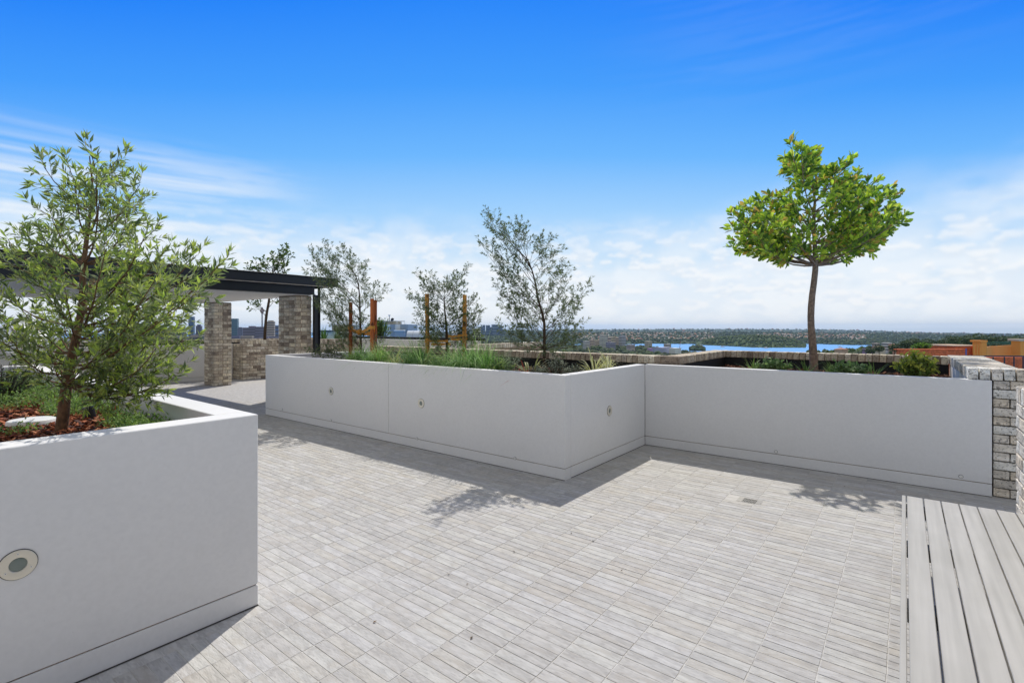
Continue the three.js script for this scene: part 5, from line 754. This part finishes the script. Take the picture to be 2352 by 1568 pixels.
{ // rooftops behind the staked trees
  const cream = std(srgb(214, 204, 182), 0.85, { map: renderTex }), grey = std(srgb(132, 146, 158), 0.6), grey2 = std(srgb(192, 198, 198), 0.6), dk = std(srgb(48, 60, 74), 0.5), white = std(rgb(0.7, 0.7, 0.68), 0.7);
  let o = at(760, 780, 34), r = thing('cream_rooftop', 'cream rooftop house with a dark flat eave beside the black post', 'building', [o.x, o.y - 4, o.z]);
  block(r, 'wall', 722, 790, 762, 900, 34, 3, cream); block(r, 'eave', 718, 764, 758.5, 762, 33.7, 3.6, dk); block(r, 'stair_box', 762, 800, 746.5, 800, 35.5, 3, cream); block(r, 'stair_cap', 760, 802, 744.8, 746.6, 35.3, 3.4, white); block(r, 'window', 723, 727, 764, 778, 33.97, 0.1, glassM); block(r, 'window', 738, 744, 767, 776, 33.97, 0.1, dk);
  { const a = at(734, 762, 33), b = at(735, 733, 33); part(r, 'antenna', tube([a, b], [0.03, 0.015], 6), dk); }
  o = at(910, 780, 30); r = thing('plant_enclosure', 'blue-grey striped rooftop plant enclosure with a railing on top', 'building', [o.x, o.y - 4, o.z]);
  [[874, 886, grey], [886, 896.5, grey2], [896.5, 907, grey], [907, 919.5, grey2], [919.5, 937, grey]].forEach(([a, b, m], i) => block(r, 'cladding_panel', a, b - 0.2, 744.5, 900, 30 + (i % 2) * 0.02, 3, m));
  block(r, 'upper_box', 876, 906, 737.5, 744.5, 30.6, 2, cream); block(r, 'upper_cap', 872, 910, 736, 737.7, 30.4, 2.4, white); block(r, 'vent_hood', 904, 927, 757.5, 760, 29.4, 0.6, white); block(r, 'vent_box', 906, 928, 760, 790, 29.5, 0.5, grey);
  for (const px of [911, 921, 929]) block(r, 'rail_post', px, px + 0.8, 737, 744.5, 30.2, 0.04, white); block(r, 'top_rail', 909, 930, 736.2, 737.2, 30.2, 0.04, white);
  { const c = at(902, 734.5, 30.2), g = new THREE.SphereGeometry(0.13, 16, 8, 0, 6.3, 0, 1.0); g.rotateX(1.2); g.rotateY(0.4); g.translate(c.x, c.y, c.z); part(r, 'satellite_dish', g, std(rgb(0.03, 0.03, 0.035), 0.6, { side: THREE.DoubleSide })); const a = at(894, 737, 30.3), b = at(894, 724, 30.3); part(r, 'antenna', tube([a, b], [0.02, 0.02], 6), dk); const a2 = at(892, 724, 30.3), b2 = at(896, 724, 30.3); part(r, 'antenna_head', tube([a2, b2], [0.05, 0.05], 6), white); }
  [[944, 'first silver barrel vent beside the plant enclosure'], [958, 'second silver barrel vent nearer the golden stake'], [972, 'third silver barrel vent half hidden by the golden stake'], [1046, 'silver barrel vent seen through the rounded olive'], [1205, 'pale arched skylight left of the tall olive trunk'], [1225, 'pale arched skylight nearest the tall olive trunk']].forEach(([px, label], i) => {
    const low = i > 3, D = low ? 20 : 24, c = at(px, low ? 793 : 780, D), v = thing('barrel_vent', label, 'vent', [c.x, c.y, c.z], null), wv = (low ? 19 : 13.5) / F * D, hv = (low ? 8 : 21) / F * D; const g = new THREE.CylinderGeometry(hv, hv, wv, 24, 1, false, 0, Math.PI); g.rotateZ(Math.PI / 2);  const s = shadows(new THREE.Mesh(g, low ? white : std(rgb(0.50, 0.56, 0.62), 0.4, { side: THREE.DoubleSide }))); s.name = 'hood'; s.rotation.y = YAW; v.add(s); const rim = shadows(new THREE.Mesh(new THREE.BoxGeometry(wv * 0.06, hv, hv * 0.06), dk)); rim.name = 'seam'; rim.position.copy(RT.clone().multiplyScalar(wv * 0.5)); rim.position.y = hv * 0.5; v.add(rim);
  });
  o = at(1100, 785, 15); r = thing('rooftop_rail', 'low dark slatted rail along the far brick parapet', 'railing', [o.x, o.y - 0.5, o.z]); block(r, 'top_rail', 1060, 1190, 783.8, 785, 15, 0.05, M.steel, 0.1); for (let k = 0; k < 22; k++) block(r, 'baluster', 1062 + k * 5.8, 1064.4 + k * 5.8, 785, 789.5, 15, 0.03, M.steel, 0.1);
}
scene.fog = new THREE.FogExp2(new THREE.Color(0.45, 0.66, 0.98), 0.00003);
renderer.render(scene, camera);
